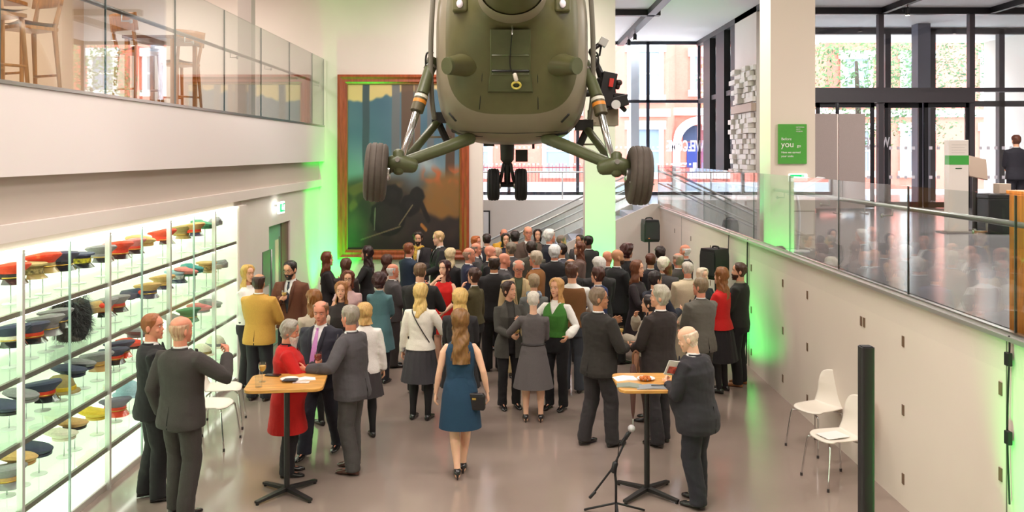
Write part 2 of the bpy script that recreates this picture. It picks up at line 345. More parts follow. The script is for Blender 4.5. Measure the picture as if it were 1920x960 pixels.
# stair up to the entrance level
st = thing('staircase', 'white staircase with glass sides rising behind the far column', 'staircase', (-.6, 22.0, 0))
N = 12
tre = MB()
for i in range(N): tre.rng(i*.352, (i+1)*.352, .12, 1.88, 0, 1.95*(i+1)/N)
obj('flight', tre, mat((190, 192, 205), .5), st, smooth=False)
for y in (0, 1.88):
    s_ = MB().add([V(-.1, y, 0), V(4.3, y, 0), V(4.3, y, 2.05), V(4.1, y, 2.05), V(-.1, y, .12), V(-.1, y+.12, 0), V(4.3, y+.12, 0), V(4.3, y+.12, 2.05), V(4.1, y+.12, 2.05), V(-.1, y+.12, .12)],
                  [(0,1,2,3,4), (9,8,7,6,5), (0,5,6,1), (1,6,7,2), (2,7,8,3), (3,8,9,4), (4,9,5,0)])
    obj('stringer', s_, WHITE, st, smooth=False)
    g = MB().add([V(0, y+.05, .14), V(4.1, y+.05, 2.06), V(4.1, y+.05, 2.86), V(0, y+.05, .94), V(0, y+.065, .14), V(4.1, y+.065, 2.06), V(4.1, y+.065, 2.86), V(0, y+.065, .94)], [(0,1,2,3), (7,6,5,4), (0,4,5,1), (2,6,7,3), (1,5,6,2), (3,7,4,0)])
    obj('glass_side', g, GLASS, st, smooth=False)
    obj('handrail', MB().tube([(-.1, y+.06, .92), (0, y+.06, .95), (4.15, y+.06, 2.9)], .025), STEEL, st)
    obj('lower_rail', MB().tube([(0, y-.03, .60), (4.15, y-.03, 2.55)], .02), STEEL, st)
# framed pictures on the far lower wall
pf = thing('picture_frame', 'small black framed print leaning low on the far white wall', 'picture', (-.95, 25.28, .95))
obj('frame', MB().rng(-.32, .32, -.03, 0, 0, .72), BLACK, pf, smooth=False); obj('print', MB().rng(-.28, .28, -.035, -.028, .04, .68), mat((225, 225, 228), .5), pf, smooth=False)
# ---------------------------------------------------------------- street outside
struct('pavement', B(-40, 60, 29.0, 80, 1.3, 1.5), mat((205, 200, 198), .8, var=.08, scale=3), smooth=False)
BRICK = bpy.data.materials.new('brick'); BRICK.use_nodes = True
nt = BRICK.node_tree; bb = nt.nodes['Principled BSDF']; tc = nt.nodes.new('ShaderNodeTexCoord'); mp = nt.nodes.new('ShaderNodeMapping'); br = nt.nodes.new('ShaderNodeTexBrick')
mp.inputs['Rotation'].default_value = (pi/2, 0, 0); br.inputs['Scale'].default_value = 11; br.inputs['Color1'].default_value = (*lin((196, 92, 76)), 1); br.inputs['Color2'].default_value = (*lin((206, 106, 90)), 1); br.inputs['Mortar'].default_value = (*lin((212, 140, 124)), 1)
nt.links.new(tc.outputs['Object'], mp.inputs[0]); nt.links.new(mp.outputs[0], br.inputs[0]); nt.links.new(br.outputs[0], bb.inputs['Base Color']); bb.inputs['Roughness'].default_value = .85
STONE = mat((238, 232, 226), .7); PANE = mat((120, 134, 150), .15)
def house(label, x0, x1, y, wins, bays, door=None):
    t = thing('terraced_house', label, 'house', (x0, y, 1.5), 0, 'brick houses across the street')
    obj('wall', B(0, x1-x0, 0, 8, 0, 13), BRICK, t, smooth=False)
    for z in (3.6, 7.6): obj('string_course', B(-.02, x1-x0+.02, -.18, 0, z, z+.35), STONE, t, smooth=False)
    def win(x, z, w, h, yy=0.0):
        f = obj('window', MB().rng(x-w/2-.2, x-w/2, yy-.14, yy, z-.2, z+h+.35).rng(x+w/2, x+w/2+.2, yy-.14, yy, z-.2, z+h+.35).rng(x-w/2-.3, x+w/2+.3, yy-.2, yy, z+h, z+h+.4).rng(x-w/2-.3, x+w/2+.3, yy-.2, yy, z-.3, z).rng(x-w/2, x+w/2, yy-.08, yy, z+h/2-.04, z+h/2+.04), STONE, t, smooth=False)
        obj('pane', B(x-w/2, x+w/2, yy-.05, yy-.01, z, z+h), PANE, f, smooth=False)
    for x, w in bays:
        obj('bay', MB().add([V(x-w, 0, 0), V(x-w*.6, -1, 0), V(x+w*.6, -1, 0), V(x+w, 0, 0), V(x-w, 0, 7.4), V(x-w*.6, -1, 7.4), V(x+w*.6, -1, 7.4), V(x+w, 0, 7.4)], [(0,1,5,4), (1,2,6,5), (2,3,7,6), (4,5,6,7)]), BRICK, t, smooth=False)
        for z in (3.5, 7.2): obj('bay_cornice', MB().rng(x-w*.72, x+w*.72, -1.15, 0, z, z+.35), STONE, t, smooth=False)
        for z in (.9, 4.5): win(x, z, w*.8, 2.0, -1.0)
    for x, z, w, h in wins: win(x, z, w, h)
    if door is not None:
        x = door
        pr = MB()
        pr.loft([[V(x+r*cos(a), y_, 2.2+r*sin(a)) for r, y_ in ((.98, 0), (.98, -.4), (1.34, -.4), (1.34, 0))] for a in [pi*k/20 for k in range(21)]])
        pr.rng(x-1.35, x-1.0, -.4, 0, 0, 2.25).rng(x+1.0, x+1.35, -.4, 0, 0, 2.25)
        obj('porch_arch', pr, STONE, t, smooth=False)
        dr = obj('front_door', MB().rng(x-.62, x+.62, -.06, 0, 0, 2.3), mat((34, 46, 110), .4), t, smooth=False); obj('fanlight', MB().rng(x-.8, x+.8, -.05, 0, 2.35, 3.1), mat((60, 66, 90), .2), dr, smooth=False)
    return t
house('red brick terraced house with arched white porch and blue door', 4.2, 15, 42, ((7.4, 4.8, 1.0, 1.6), (4.9, 4.8, .8, 1.6), (8.2, .9, 1.0, 2.0)), ((2.0, 1.6), (5.4, .1)) [:1], 4.75)
house('red brick terraced house behind dark street railings', -9, 4.1, 42.4, ((3, .9, 1.1, 2.0), (3, 4.5, 1.1, 2), (11.2, .9, 1.1, 2.0), (11.2, 4.5, 1.1, 2.0)), ((7.2, 1.7),))
house('red brick house half hidden by trees beyond the entrance', 15.2, 34, 44, ((2, .9, 1.2, 2), (5, .9, 1.2, 2), (9, .9, 1.2, 2), (2, 4.5, 1.2, 2), (5, 4.5, 1.2, 2), (9, 4.5, 1.2, 2)), ())
rl = thing('street_railing', 'dark red iron railing in front of the brick houses', 'railing', (-4, 38.5, 1.5))
obj('rail', MB().rng(0, 7.5, -.03, .03, 1.15, 1.2).rng(0, 7.5, -.03, .03, .15, .2), mat((110, 42, 44), .5), rl, smooth=False)
for i in range(50): obj('bar', MB().tube([(i*.15+.07, 0, 0), (i*.15+.07, 0, 1.35)], .016, 5), mat((110, 42, 44), .5), rl)
tag(obj('low_wall', MB().rng(-6, 5, 33.0, 33.4, 1.5, 2.2), mat((196, 198, 208), .7), smooth=False), 'low pale stone wall on the pavement outside the far window', 'wall')
random.seed(9)
def tree(label, x, y, h, r, col):
    t = thing('street_tree', label, 'tree', (x, y, 1.5), 0, 'trees outside the entrance')
    obj('trunk', MB().tube([(0, 0, 0), (.05, 0, h*.3), (0, .1, h*.6)], [.16, .12, .06], 8, 3), mat((84, 70, 58), .9, bump=.4, bscale=20), t)
    m = MB()
    for k in range(3200):
        while True:
            p = V(random.uniform(-1, 1), random.uniform(-1, 1), random.uniform(-1, 1))
            if .25 < p.length < 1: break
        p = V(p.x*r, p.y*r, h*.62+p.z*h*.42)+V(noise.noise(p*1.3), noise.noise(p*1.7+V(5, 0, 0)), noise.noise(p+V(0, 9, 0)))*.5
        u = V(random.gauss(0, 1), random.gauss(0, 1), random.gauss(0, 1)).normalized(); w = u.orthogonal().normalized(); sz = random.uniform(.05, .12)
        m.add([p-u*sz, p+w*sz*.55, p+u*sz, p-w*sz*.55], [(0, 1, 2, 3)])
    o = obj('foliage', m, mat(col, .7, var=.35, scale=2), t, smooth=False)
for a in (('broad green street tree behind the vestibule glass', 12.4, 31.6, 8.5, 2.2, (86, 116, 66)), ('tall dark green tree outside the sliding doors', 17.0, 36.0, 10, 2.4, (66, 92, 58)),
          ('yellow green tree beyond the entrance at the edge of the street', 21.5, 32.0, 9, 2.4, (112, 130, 66)), ('bushy green tree next to the brick house and vestibule', 9.6, 36.5, 7.5, 2.0, (94, 124, 80))): tree(*a)
# ================================================================ framed painting
pt = thing('framed_painting', 'huge framed painting of a misty forest on the white end wall', 'painting', (-2.275, 18.5, 1.1))
PW, PH = 2.75, 3.87
fr = MB(); prof = [(0, .0), (.0, -.10), (.05, -.12), (.10, -.085), (.15, -.09), (.19, -.05), (.19, 0)]
rings = []
for d, y in prof: rings.append([V(-PW/2+d, y, d), V(PW/2-d, y, d), V(PW/2-d, y, PH-d), V(-PW/2+d, y, PH-d)])
fr.loft(rings, (False, False))
obj('picture_frame', fr, wood_mat((150, 70, 38), .35, 3, (8, 8, 1)), pt, angle=20)
obj('gilt_slip', MB().loft([[V(-PW/2+d, y, d), V(PW/2-d, y, d), V(PW/2-d, y, PH-d), V(-PW/2+d, y, PH-d)] for d, y in ((.185, -.05), (.2, -.055), (.21, -.03))], (False, False)), mat((150, 118, 70), .4, .5), pt)
def paint(u, v):
    n = lambda a, b, s=0: noise.noise(V(a, b, s)); m = lambda A, Bc, t: tuple(p+(q-p)*t for p, q in zip(A, Bc)); ss = lambda a, b, x: (lambda t: t*t*(3-2*t))(max(0, min(1, (x-a)/(b-a))))
    c = m((96, 132, 150), (62, 100, 128), .5+n(u*3, v*4)*.8)
    c = m(c, (150, 168, 178), ss(.75, .4, v)*.6)
    c = m(c, (226, 226, 228), ss(-.1, .5, n(u*4+3, v*5, 2))*math.exp(-((v-.52)/.10)**2)*math.exp(-((u-.58)/.26)**2))
    tl = .90+.03*n(u*5, 0, 4)+.025*n(u*16, 1, 5)+.06*ss(.3, .5, u)
    c = m(c, (236, 206, 142), ss(tl-.008, tl+.012, v))
    for x, w, col, vb in ((.165, .034, (58, 78, 92), .42), (.43, .04, (116, 118, 124), .5), (.535, .062, (104, 78, 62), .44), (.625, .03, (126, 100, 84), .5), (.74, .035, (110, 116, 122), .5), (.915, .045, (84, 62, 48), .2)):
        xx = x+.008*n(v*4, x*30); c = m(c, col, (1-ss(w*.8, w, abs(u-xx)))*ss(vb, vb+.12, v)*.95)
    g = .44+.05*n(u*3, 7)+.06*(u-.4)
    gc = m((58, 46, 38), (150, 104, 54), ss(-.15, .45, n(u*3, v*4, 8)+(u-.58)*1.7))
    gc = m(gc, (142, 104, 62), ss(.0, .4, n(u*9, v*12, 9))*.5)
    c = m(c, gc, ss(g+.05, g-.05, v)*(1-.7*math.exp(-((u-.6)/.12)**2)*ss(.3, .45, v)))
    c = m(c, (160, 166, 140), ss(.0, .25, n(u*6, v*5, 11)+.1)*ss(.28, .1, u)*ss(.16, .24, v)*ss(.46, .36, v)*.85)
    c = m(c, (214, 104, 58), ss(-.05, .25, n(u*13, v*15, 3))*ss(.62, .72, u)*math.exp(-((v-.45)/.045)**2)*.95)
    hill = .20+.10*math.exp(-((u-.15)/.10)**2)+.16*math.exp(-((u-.45)/.16)**2)+.05*n(u*9, 2, 31)
    c = m(c, m((44, 36, 40), (66, 52, 50), n(u*9, v*9, 23)+.4), ss(hill+.02, hill-.02, v)*.95)
    for cx_, cy_, rr, w_ in ((.36, .20, .135, .030), (.40, .33, .05, .05), (.56, .27, .05, .05), (.62, .33, .035, .04)):
        dd = ((u-cx_)**2+((v-cy_)*1.35)**2)**.5; c = m(c, (22, 19, 23), 1-ss(w_*.6, w_, abs(dd-rr)+.012*n(u*22, v*22)))
        c = m(c, (34, 29, 33), (1-ss(rr-.01, rr, dd))*.7)
    def line(x0, y0, x1, y1, w_, col, k):
        nonlocal c
        t = max(0, min(1, ((u-x0)*(x1-x0)+(v-y0)*(y1-y0))/((x1-x0)**2+(y1-y0)**2))); dd = ((u-x0-t*(x1-x0))**2+(v-y0-t*(y1-y0))**2)**.5
        c = m(c, col, (1-ss(w_*.5, w_, dd))*k)
    line(.62, .34, .72, .18, .025, (26, 22, 24), .95); line(.12, .06, .47, .14, .006, (138, 118, 92), .8); line(.46, .15, .58, .27, .006, (150, 130, 100), .8); line(.24, .12, .245, .25, .006, (150, 150, 130), .7)
    line(.02, .03, .2, .02, .02, (120, 76, 50), .6); line(.66, .15, .7, .12, .015, (206, 130, 60), .9)
    c = m(c, (38, 30, 30), ss(.10, .02, v+.04*n(u*5, 3))*.9)
    return c
NU, NV = 150, 210
cm = MB().grid(lambda u, v: V(-PW/2+.2+u*(PW-.4), -.032, .2+v*(PH-.4)), NU, NV); me = cm.mesh(vcol_mat(.45), False)
ca = me.color_attributes.new('Col', 'FLOAT_COLOR', 'POINT')
for k in range((NU+1)*(NV+1)):
    ca.data[k].color = (*lin([max(0, min(255, q*.88)) for q in paint((k % (NU+1))/NU, (k//(NU+1))/NV)]), 1)
link('canvas', me, pt)
# ================================================================ hat showcase
SHELF = (2.04, 1.50, .97, .41)
cs = thing('hat_showcase', 'long brightly lit glass showcase full of military hats along the left wall', 'display case', (-4.0, 2.0, 0))
LY = 10.84
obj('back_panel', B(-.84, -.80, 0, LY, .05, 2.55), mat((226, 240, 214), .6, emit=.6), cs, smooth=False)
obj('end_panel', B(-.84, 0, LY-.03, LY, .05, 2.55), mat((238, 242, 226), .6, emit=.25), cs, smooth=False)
obj('plinth', B(-.84, -.02, 0, LY, 0, .06), mat((200, 196, 186), .4), cs, smooth=False)
obj('light_ceiling', B(-.84, -.0, 0, LY, 2.53, 2.56), mat((250, 255, 240), .5, emit=1.6), cs, smooth=False)
obj('fill_strip', B(-.06, -.04, 0, LY, 2.51, 2.528), mat((250, 252, 240), .5, emit=7.0), cs, smooth=False)  # unseen glowing strip added at the top front to brighten the hats
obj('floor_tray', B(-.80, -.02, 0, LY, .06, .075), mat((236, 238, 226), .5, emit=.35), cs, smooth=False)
SG = glass_mat((.90, .97, .92), 1.45, .8)
for z in SHELF:
    obj('glass_shelf', B(-.78, -.04, 0, LY, z-.012, z), SG, cs, smooth=False)
    obj('shelf_rail', B(-.04, -.01, 0, LY, z-.03, z+.012), mat((150, 148, 138), .35, .6), cs, smooth=False)
    obj('fill_strip', B(-.06, -.045, 0, LY, z-.045, z-.032), mat((250, 252, 240), .5, emit=7.0), cs, smooth=False)  # added fill light, hidden behind each front rail and shining on the hats
    obj('fill_strip', B(-.79, -.765, 0, LY, z-.04, z-.015), mat((246, 255, 240), .5, emit=4.0), cs, smooth=False)
y = 12.84-.99-2.0; k = 0
while y > 0:
    if k % 2 == 0: obj('post', B(-.035, .012, y-.02, y+.02, .0, 2.55), mat((230, 234, 228), .25, .5), cs, smooth=False)
    obj('glass_door', B(-.006, .002, max(0, y-.757), y-.018, .07, 2.54), glass_mat((.985, .995, .985), 1.4, .5), cs, smooth=False)
    if k % 2: obj('door_edge', B(-.012, .006, y-.008, y+.008, .07, 2.54), mat((170, 200, 190), .2), cs, smooth=False)
    y -= .777; k += 1
obj('glass_door', B(-.006, .002, 9.87, LY-.03, .07, 2.54), glass_mat((.985, .995, .985), 1.4, .5), cs, smooth=False)
NAVY, KHAKI, RED, GREYH, TAN, CREAM, GREENH, BLK = (58, 60, 84), (150, 132, 84), (224, 62, 34), (134, 128, 132), (196, 152, 96), (226, 216, 196), (70, 128, 96), (36, 34, 36)
def felt(c): return mat(c, .8, var=.1, scale=60, bump=.15, bscale=300)
def hat(kind, c, band, peak):
    """parts of one hat, facing +X, base at z = 0"""
    P = []
    if kind == 'cap':
        m = MB(); rings = []
        for r, z, tilt in ((.098, .0, 0), (.100, .045, 0), (.112, .06, .004), (.150, .085, .02), (.156, .098, .025), (.14, .112, .028), (.06, .118, .02)):
            rings.append([V((r*1.12)*cos(2*pi*k/24)-.01, r*.96*sin(2*pi*k/24), z+tilt*cos(2*pi*k/24)) for k in range(24)])
        m.loft(rings); P.append(('crown', m, felt(c)))
        m = MB(); m.loft([[V((r*1.12)*cos(2*pi*k/24)-.01, r*.96*sin(2*pi*k/24), z) for k in range(24)] for r, z in ((.100, .002), (.103, .004), (.104, .042), (.100, .046))]); P.append(('band', m, felt(band)))
        m = MB().grid(lambda u, v: V(.10*cos((u-.5)*2.2)+.0+v*.065*cos((u-.5)*2.6), .094*sin((u-.5)*2.2)+v*.03*sin((u-.5)*2.2), .008-v*.045), 12, 4)
        P.append(('peak', m, mat(peak, .2, coat=.5)))
        m = MB().tube([(.115*cos(a)-.008, .1*sin(a), .014) for a in [(-1.1+.22*i) for i in range(11)]], .005, 6); P.append(('chin_strap', m, mat((190, 150, 60), .35, .7)))
    elif kind == 'beret':
        m = MB(); rings = []
        for r, z, sh in ((.09, 0, 0), (.094, .025, 0), (.125, .045, .02), (.145, .065, .04), (.13, .085, .045), (.08, .10, .04), (.02, .104, .03)):
            rings.append([V(r*1.1*cos(2*pi*k/24), r*sin(2*pi*k/24)-sh, z-.02*sh/.04*sin(2*pi*k/24)) for k in range(24)])
        m.loft(rings); P.append(('crown', m, felt(c)))
        P.append(('band', MB().loft([[V(r*1.1*cos(2*pi*k/24), r*sin(2*pi*k/24), z) for k in range(24)] for r, z in ((.092, -.004), (.098, 0), (.099, .02), (.093, .026))]), mat(band, .4)))
        P.append(('badge', MB().ell((.104, .02, .05), (.008, .022, .024)), mat((200, 170, 90), .3, .8)))
    elif kind == 'helmet':
        m = MB().lathe([(.155, .0), (.15, .012), (.118, .022), (.112, .06), (.095, .105), (.06, .135), (.015, .146)], 24, (0, 0, 0), Matrix.Diagonal((1.15, .95, 1))); P.append(('shell', m, felt(c)))
        P.append(('band', MB().lathe([(.118, .018), (.122, .022), (.119, .05), (.112, .054)], 24, (0, 0, 0), Matrix.Diagonal((1.15, .95, 1))), felt(band)))
    elif kind == 'pillbox':
        m = MB().lathe([(.094, 0), (.096, .07), (.13, .078), (.13, .092), (.06, .098)], 24, (0, 0, 0), Matrix.Diagonal((1.12, .95, 1))); P.append(('crown', m, felt(c)))
        P.append(('band', MB().lathe([(.096, .006), (.099, .008), (.100, .05), (.096, .052)], 24, (0, 0, 0), Matrix.Diagonal((1.12, .95, 1))), mat(band, .7, var=.9, scale=40)))
        m = MB().grid(lambda u, v: V(.10*cos((u-.5)*2.2)+v*.06*cos((u-.5)*2.6), .09*sin((u-.5)*2.2)+v*.03*sin((u-.5)*2.2), .006-v*.04), 12, 4); P.append(('peak', m, mat(peak, .2, coat=.5)))
    elif kind == 'sidecap':
        m = MB(); rings = []
        for w, l, z in ((.075, .13, 0), (.08, .137, .03), (.07, .14, .07), (.03, .13, .10), (.008, .11, .105)):
            rings.append([V(l*cos(2*pi*k/20), w*sin(2*pi*k/20), z+.02*cos(2*pi*k/20)) for k in range(20)])
        m.loft(rings); P.append(('crown', m, felt(c)))
        P.append(('fold', MB().loft([[V(l*cos(2*pi*k/20), w*sin(2*pi*k/20), z+.02*cos(2*pi*k/20)+dz) for k in range(20)] for w, l, z, dz in ((.082, .138, 0, 0), (.088, .145, .01, 0), (.087, .146, .05, 0), (.078, .138, .055, 0))]), felt(band)))
        P.append(('plume', MB().ell((.13, 0, .075), (.025, .03, .028)), felt(peak)))
    elif kind == 'bearskin':
        m = MB(); random.seed(2); core = MB().lathe([(.10, 0), (.13, .05), (.16, .14), (.165, .24), (.14, .33), (.07, .37)], 24)
        P.append(('core', core, mat((40, 38, 40), .9)))
        for i in range(2600):
            a = random.uniform(0, 2*pi); t = random.random(); z = .02+t*.36; r = .165*(1-((z-.2)/.24)**2)**.5 if abs(z-.2) < .235 else .06
            p = V(r*cos(a), r*sin(a), z); d = V(cos(a)*.5, sin(a)*.5, -.6+t*.6)+V(random.gauss(0, .25), random.gauss(0, .25), random.gauss(0, .2)); d.normalize()
            w = V(-sin(a), cos(a), 0)*.004; m.add([p-w, p+w, p+d*.055], [(0, 1, 2)])
        P.append(('fur', m, mat((62, 60, 62), .6)))
    return P
KEEP = {}
def put_hat(row, px, py, kind, c, band, peak, desc, yaw=0.0, sc=1.0):
    XH = 4.32 if px < 350 else 4.18; d = XH*F/(CX-px); p = at(px, py, d); z = p.z-.05
    t = thing('hat' if kind != 'bearskin' else 'bearskin_hat', desc, 'hat', (-XH, d, z), yaw, 'military hats in the lit showcase'); t.scale = (sc, sc, sc)
    key = (kind, c, band, peak)
    if key not in KEEP: KEEP[key] = [(n, mb.mesh(m_)) for n, mb, m_ in hat(*key)]
    for n, me in KEEP[key]: link(n, me, t)
    zz = SHELF[row]
    if 'stand' not in KEEP:
        KEEP['stand'] = MB().lathe([(.07, 0), (.07, .006), (.01, .008)], 16).mesh(mat((225, 235, 228), .2))
    s = thing('hat_stand', 'stand under '+desc.replace('flat topped ', '').replace('tall shaggy ', ''), 'hat stand', (-XH, d, zz), 0, 'stands of the showcase hats')
    link('stand_base', KEEP['stand'], s)
    h = max(.03, z-zz-.002)
    obj('rod', MB().tube([(0, 0, .005), (0, 0, h)], .005, 6, rnd=False).lathe([(.05, h-.004), (.05, h)], 12), mat((190, 200, 196), .2, .6), s)
ORD = ['nearest', 'second', 'third', 'fourth', 'fifth', 'sixth', 'seventh', 'eighth', 'ninth', 'tenth', 'eleventh', 'twelfth', 'thirteenth', 'fourteenth', 'fifteenth', 'sixteenth']
ROWN = ['top shelf', 'second shelf', 'third shelf', 'lowest shelf']
CN = {NAVY: 'navy', KHAKI: 'khaki', RED: 'red', GREYH: 'grey', TAN: 'tan', CREAM: 'cream', GREENH: 'green', BLK: 'black', (214, 178, 40): 'yellow', (214, 120, 118): 'pink', (150, 178, 196): 'pale blue', (70, 150, 150): 'teal'}
YEL, PINK, PBLUE, TEAL = (214, 178, 40), (214, 120, 118), (150, 178, 196), (70, 150, 150)
HATS = [
 [(20, 511, 'cap', RED, BLK, BLK), (56, 503, 'pillbox', KHAKI, KHAKI, KHAKI), (80, 491, 'cap', RED, KHAKI, KHAKI), (115, 488, 'cap', NAVY, BLK, BLK), (148, 484, 'pillbox', NAVY, YEL, BLK), (190, 474, 'cap', GREYH, GREYH, BLK), (221, 468, 'cap', RED, RED, BLK), (247, 460, 'cap', PINK, RED, BLK), (268, 452, 'beret', TAN, TAN, BLK),
  (305, 443, 'cap', RED, RED, BLK), (340, 434, 'cap', KHAKI, KHAKI, KHAKI), (362, 429, 'cap', TAN, RED, NAVY), (384, 421, 'beret', GREENH, GREENH, BLK), (403, 416, 'sidecap', GREYH, GREYH, GREYH)],
 [(18, 627, 'cap', NAVY, CREAM, BLK), (57, 621, 'cap', NAVY, RED, BLK), (86, 607, 'cap', GREYH, GREYH, GREYH), (105, 594, 'cap', GREYH, NAVY, BLK), (134, 628, 'bearskin', BLK, BLK, BLK), (170, 578, 'sidecap', TAN, TAN, RED), (190, 575, 'cap', GREYH, RED, BLK), (216, 567, 'cap', GREYH, RED, BLK), (245, 552, 'sidecap', NAVY, NAVY, RED), (277, 543, 'cap', TAN, NAVY, NAVY),
  (305, 527, 'cap', TAN, TAN, NAVY), (330, 516, 'pillbox', PBLUE, CREAM, NAVY), (354, 509, 'beret', PINK, GREENH, BLK), (366, 503, 'beret', TEAL, TEAL, BLK), (387, 498, 'pillbox', TAN, TAN, KHAKI), (409, 497, 'sidecap', GREYH, GREYH, GREYH)],
 [(17, 762, 'beret', NAVY, BLK, BLK), (49, 740, 'beret', GREYH, GREYH, BLK), (80, 730, 'cap', NAVY, RED, BLK), (113, 724, 'helmet', KHAKI, YEL, BLK), (137, 694, 'beret', NAVY, NAVY, BLK), (156, 681, 'beret', GREYH, NAVY, BLK), (182, 675, 'cap', GREYH, TAN, TAN), (213, 664, 'cap', NAVY, RED, BLK), (224, 652, 'cap', NAVY, NAVY, RED), (248, 643, 'beret', RED, BLK, BLK),
  (258, 622, 'beret', GREYH, GREYH, BLK), (330, 597, 'beret', GREYH, BLK, BLK), (354, 588, 'cap', GREENH, GREENH, GREENH), (377, 577, 'beret', PINK, GREYH, BLK), (399, 569, 'beret', GREYH, GREYH, BLK)],
 [(13, 889, 'cap', GREYH, TAN, GREYH), (41, 857, 'beret', TAN, TAN, BLK), (73, 841, 'beret', NAVY, NAVY, BLK), (120, 812, 'beret', CREAM, CREAM, BLK), (140, 792, 'beret', TAN, BLK, BLK), (182, 774, 'beret', YEL, YEL, BLK), (217, 760, 'cap', NAVY, RED, RED), (242, 732, 'helmet', PBLUE, PBLUE, BLK), (378, 658, 'helmet', CREAM, KHAKI, BLK), (404, 643, 'helmet', CREAM, GREYH, BLK)]]
KN = {'cap': 'peaked cap', 'beret': 'beret', 'helmet': 'domed helmet', 'pillbox': 'flat topped peaked cap', 'sidecap': 'folded side cap', 'bearskin': 'tall shaggy bearskin'}
random.seed(11)
for r, row in enumerate(HATS):
    for i, (px, py, kd, c, b, pk) in enumerate(row):
        bn = '' if b == c else ' with %s band' % CN[b]
        if kd == 'sidecap' and pk != c: bn = ' with %s plume' % CN[pk]
        put_hat(r, px, py, kd, c, b, pk, '%s %s%s, %s from near end, %s' % (CN[c], KN[kd], bn, ORD[i] if i else 'first', ROWN[r]), random.uniform(-.9, -.2), random.uniform(1.0, 1.12))
# ================================================================ helicopter
hc = thing('helicopter', 'dark olive military helicopter hung from the ceiling, seen from behind', 'helicopter', (0, 10, 2.8))
OFF = V(0, 10, 2.8)
OLIVE = mat((92, 90, 56), .42, var=.10, scale=5, bump=.05, bscale=8); OLIVE2 = mat((134, 125, 104), .36, var=.08, scale=3); OLG = mat((82, 87, 56), .4, var=.08, scale=10); DK = mat((30, 30, 26), .5); RUB = mat((82, 72, 64), .7, var=.08, scale=20, bump=.1)  # OLIVE2: paler camouflage paint with floor bounce light put into its colour
def hring(Y, zb, zt, hw, e, n=56):
    cz, hz = (zb+zt)/2, (zt-zb)/2; r = []
    for k in range(n):
        a = 2*pi*k/n; ca, sa = cos(a), sin(a)
        r.append(V(hw*math.copysign(abs(ca)**(2/e), ca), Y, cz+hz*math.copysign(abs(sa)**(2/e), sa))-OFF)
    return r
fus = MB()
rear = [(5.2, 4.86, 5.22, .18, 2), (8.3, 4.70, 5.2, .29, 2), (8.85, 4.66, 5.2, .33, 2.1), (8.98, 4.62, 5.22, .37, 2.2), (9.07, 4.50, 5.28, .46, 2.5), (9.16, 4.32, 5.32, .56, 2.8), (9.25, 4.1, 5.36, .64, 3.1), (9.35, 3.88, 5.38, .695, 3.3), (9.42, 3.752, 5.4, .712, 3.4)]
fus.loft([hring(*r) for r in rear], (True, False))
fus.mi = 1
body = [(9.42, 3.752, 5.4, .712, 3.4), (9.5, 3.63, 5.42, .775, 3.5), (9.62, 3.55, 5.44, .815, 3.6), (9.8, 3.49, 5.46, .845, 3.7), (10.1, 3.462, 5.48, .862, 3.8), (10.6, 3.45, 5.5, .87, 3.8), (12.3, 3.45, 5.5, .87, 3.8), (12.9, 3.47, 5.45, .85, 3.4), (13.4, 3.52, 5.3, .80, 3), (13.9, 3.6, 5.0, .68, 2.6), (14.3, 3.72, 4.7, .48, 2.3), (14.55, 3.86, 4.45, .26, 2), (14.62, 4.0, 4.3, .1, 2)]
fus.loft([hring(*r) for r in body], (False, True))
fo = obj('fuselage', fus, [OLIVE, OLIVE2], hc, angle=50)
def surf(x, z):
    """rear skin depth at (x, z)"""
    for a, b in zip(rear+body[1:8], (rear+body[1:8])[1:]):
        def inside(s):
            cz, hz = (s[1]+s[2])/2, (s[2]-s[1])/2; return abs(x/s[3])**s[4]+abs((z-cz)/hz)**s[4]-1
        ia, ib = inside(a), inside(b)
        if ia > 0 >= ib: return a[0]+(b[0]-a[0])*ia/(ia-ib)
    return 9.3
def hp(px, py, off=0.0):
    """point on the rear skin seen at a pixel of the photograph"""
    d = 9.3
    for _ in range(8):
        p = at(px, py, d); d = surf(p.x, p.z)
    p = at(px, py, d); return p-OFF-V(0, off, 0)
# central access panel
def patch(x0, x1, y0, y1, off, nu=10, nv=14, flare=0.0, rnd=.0):
    def fn(u, v):
        w = 1+flare*max(0, v-.65)/.35
        xx = (x0+x1)/2+(u-.5)*(x1-x0)*w
        return hp(xx, y0+(y1-y0)*v, off)
    return MB().grid(fn, nu, nv)
pn = patch(921, 993, 57, 172, .05, flare=.12)
b = [ (i, j) for i in range(11) for j in range(15)]
side = MB(); P0 = patch(921, 993, 57, 172, .05, flare=.12).v; P1 = patch(918, 996, 54, 175, -.01, flare=.12).v
edge = [i for i in range(11)]+[10+11*j for j in range(1, 15)]+[14*11+i for i in range(9, -1, -1)]+[11*j for j in range(13, 0, -1)]
n_ = len(edge); side.add([P0[e] for e in edge]+[P1[e] for e in edge], [(k, (k+1) % n_, n_+(k+1) % n_, n_+k) for k in range(n_)])
pn.add(side.v, side.f); obj('access_panel', pn, OLG, hc, angle=60)
for yy in (105, 134, 140):
    obj('panel_rib', MB().tube([hp(923, yy, .052), hp(957, yy, .054), hp(991, yy, .052)], .008 if yy != 134 else .014, 6), OLG if yy != 134 else DK, hc)
for a, b2 in (((905, 132), (899, 205)), ((1008, 135), (1009, 205))):
    obj('skin_seam', MB().tube([hp(a[0]+(b2[0]-a[0])*t/8, a[1]+(b2[1]-a[1])*t/8, .002) for t in range(9)], .005, 5), DK, hc)
obj('skin_seam', MB().tube([hp(x, 250+((x-957)/110)**2*-6, .002) for x in range(862, 1056, 12)], .004, 5), DK, hc)
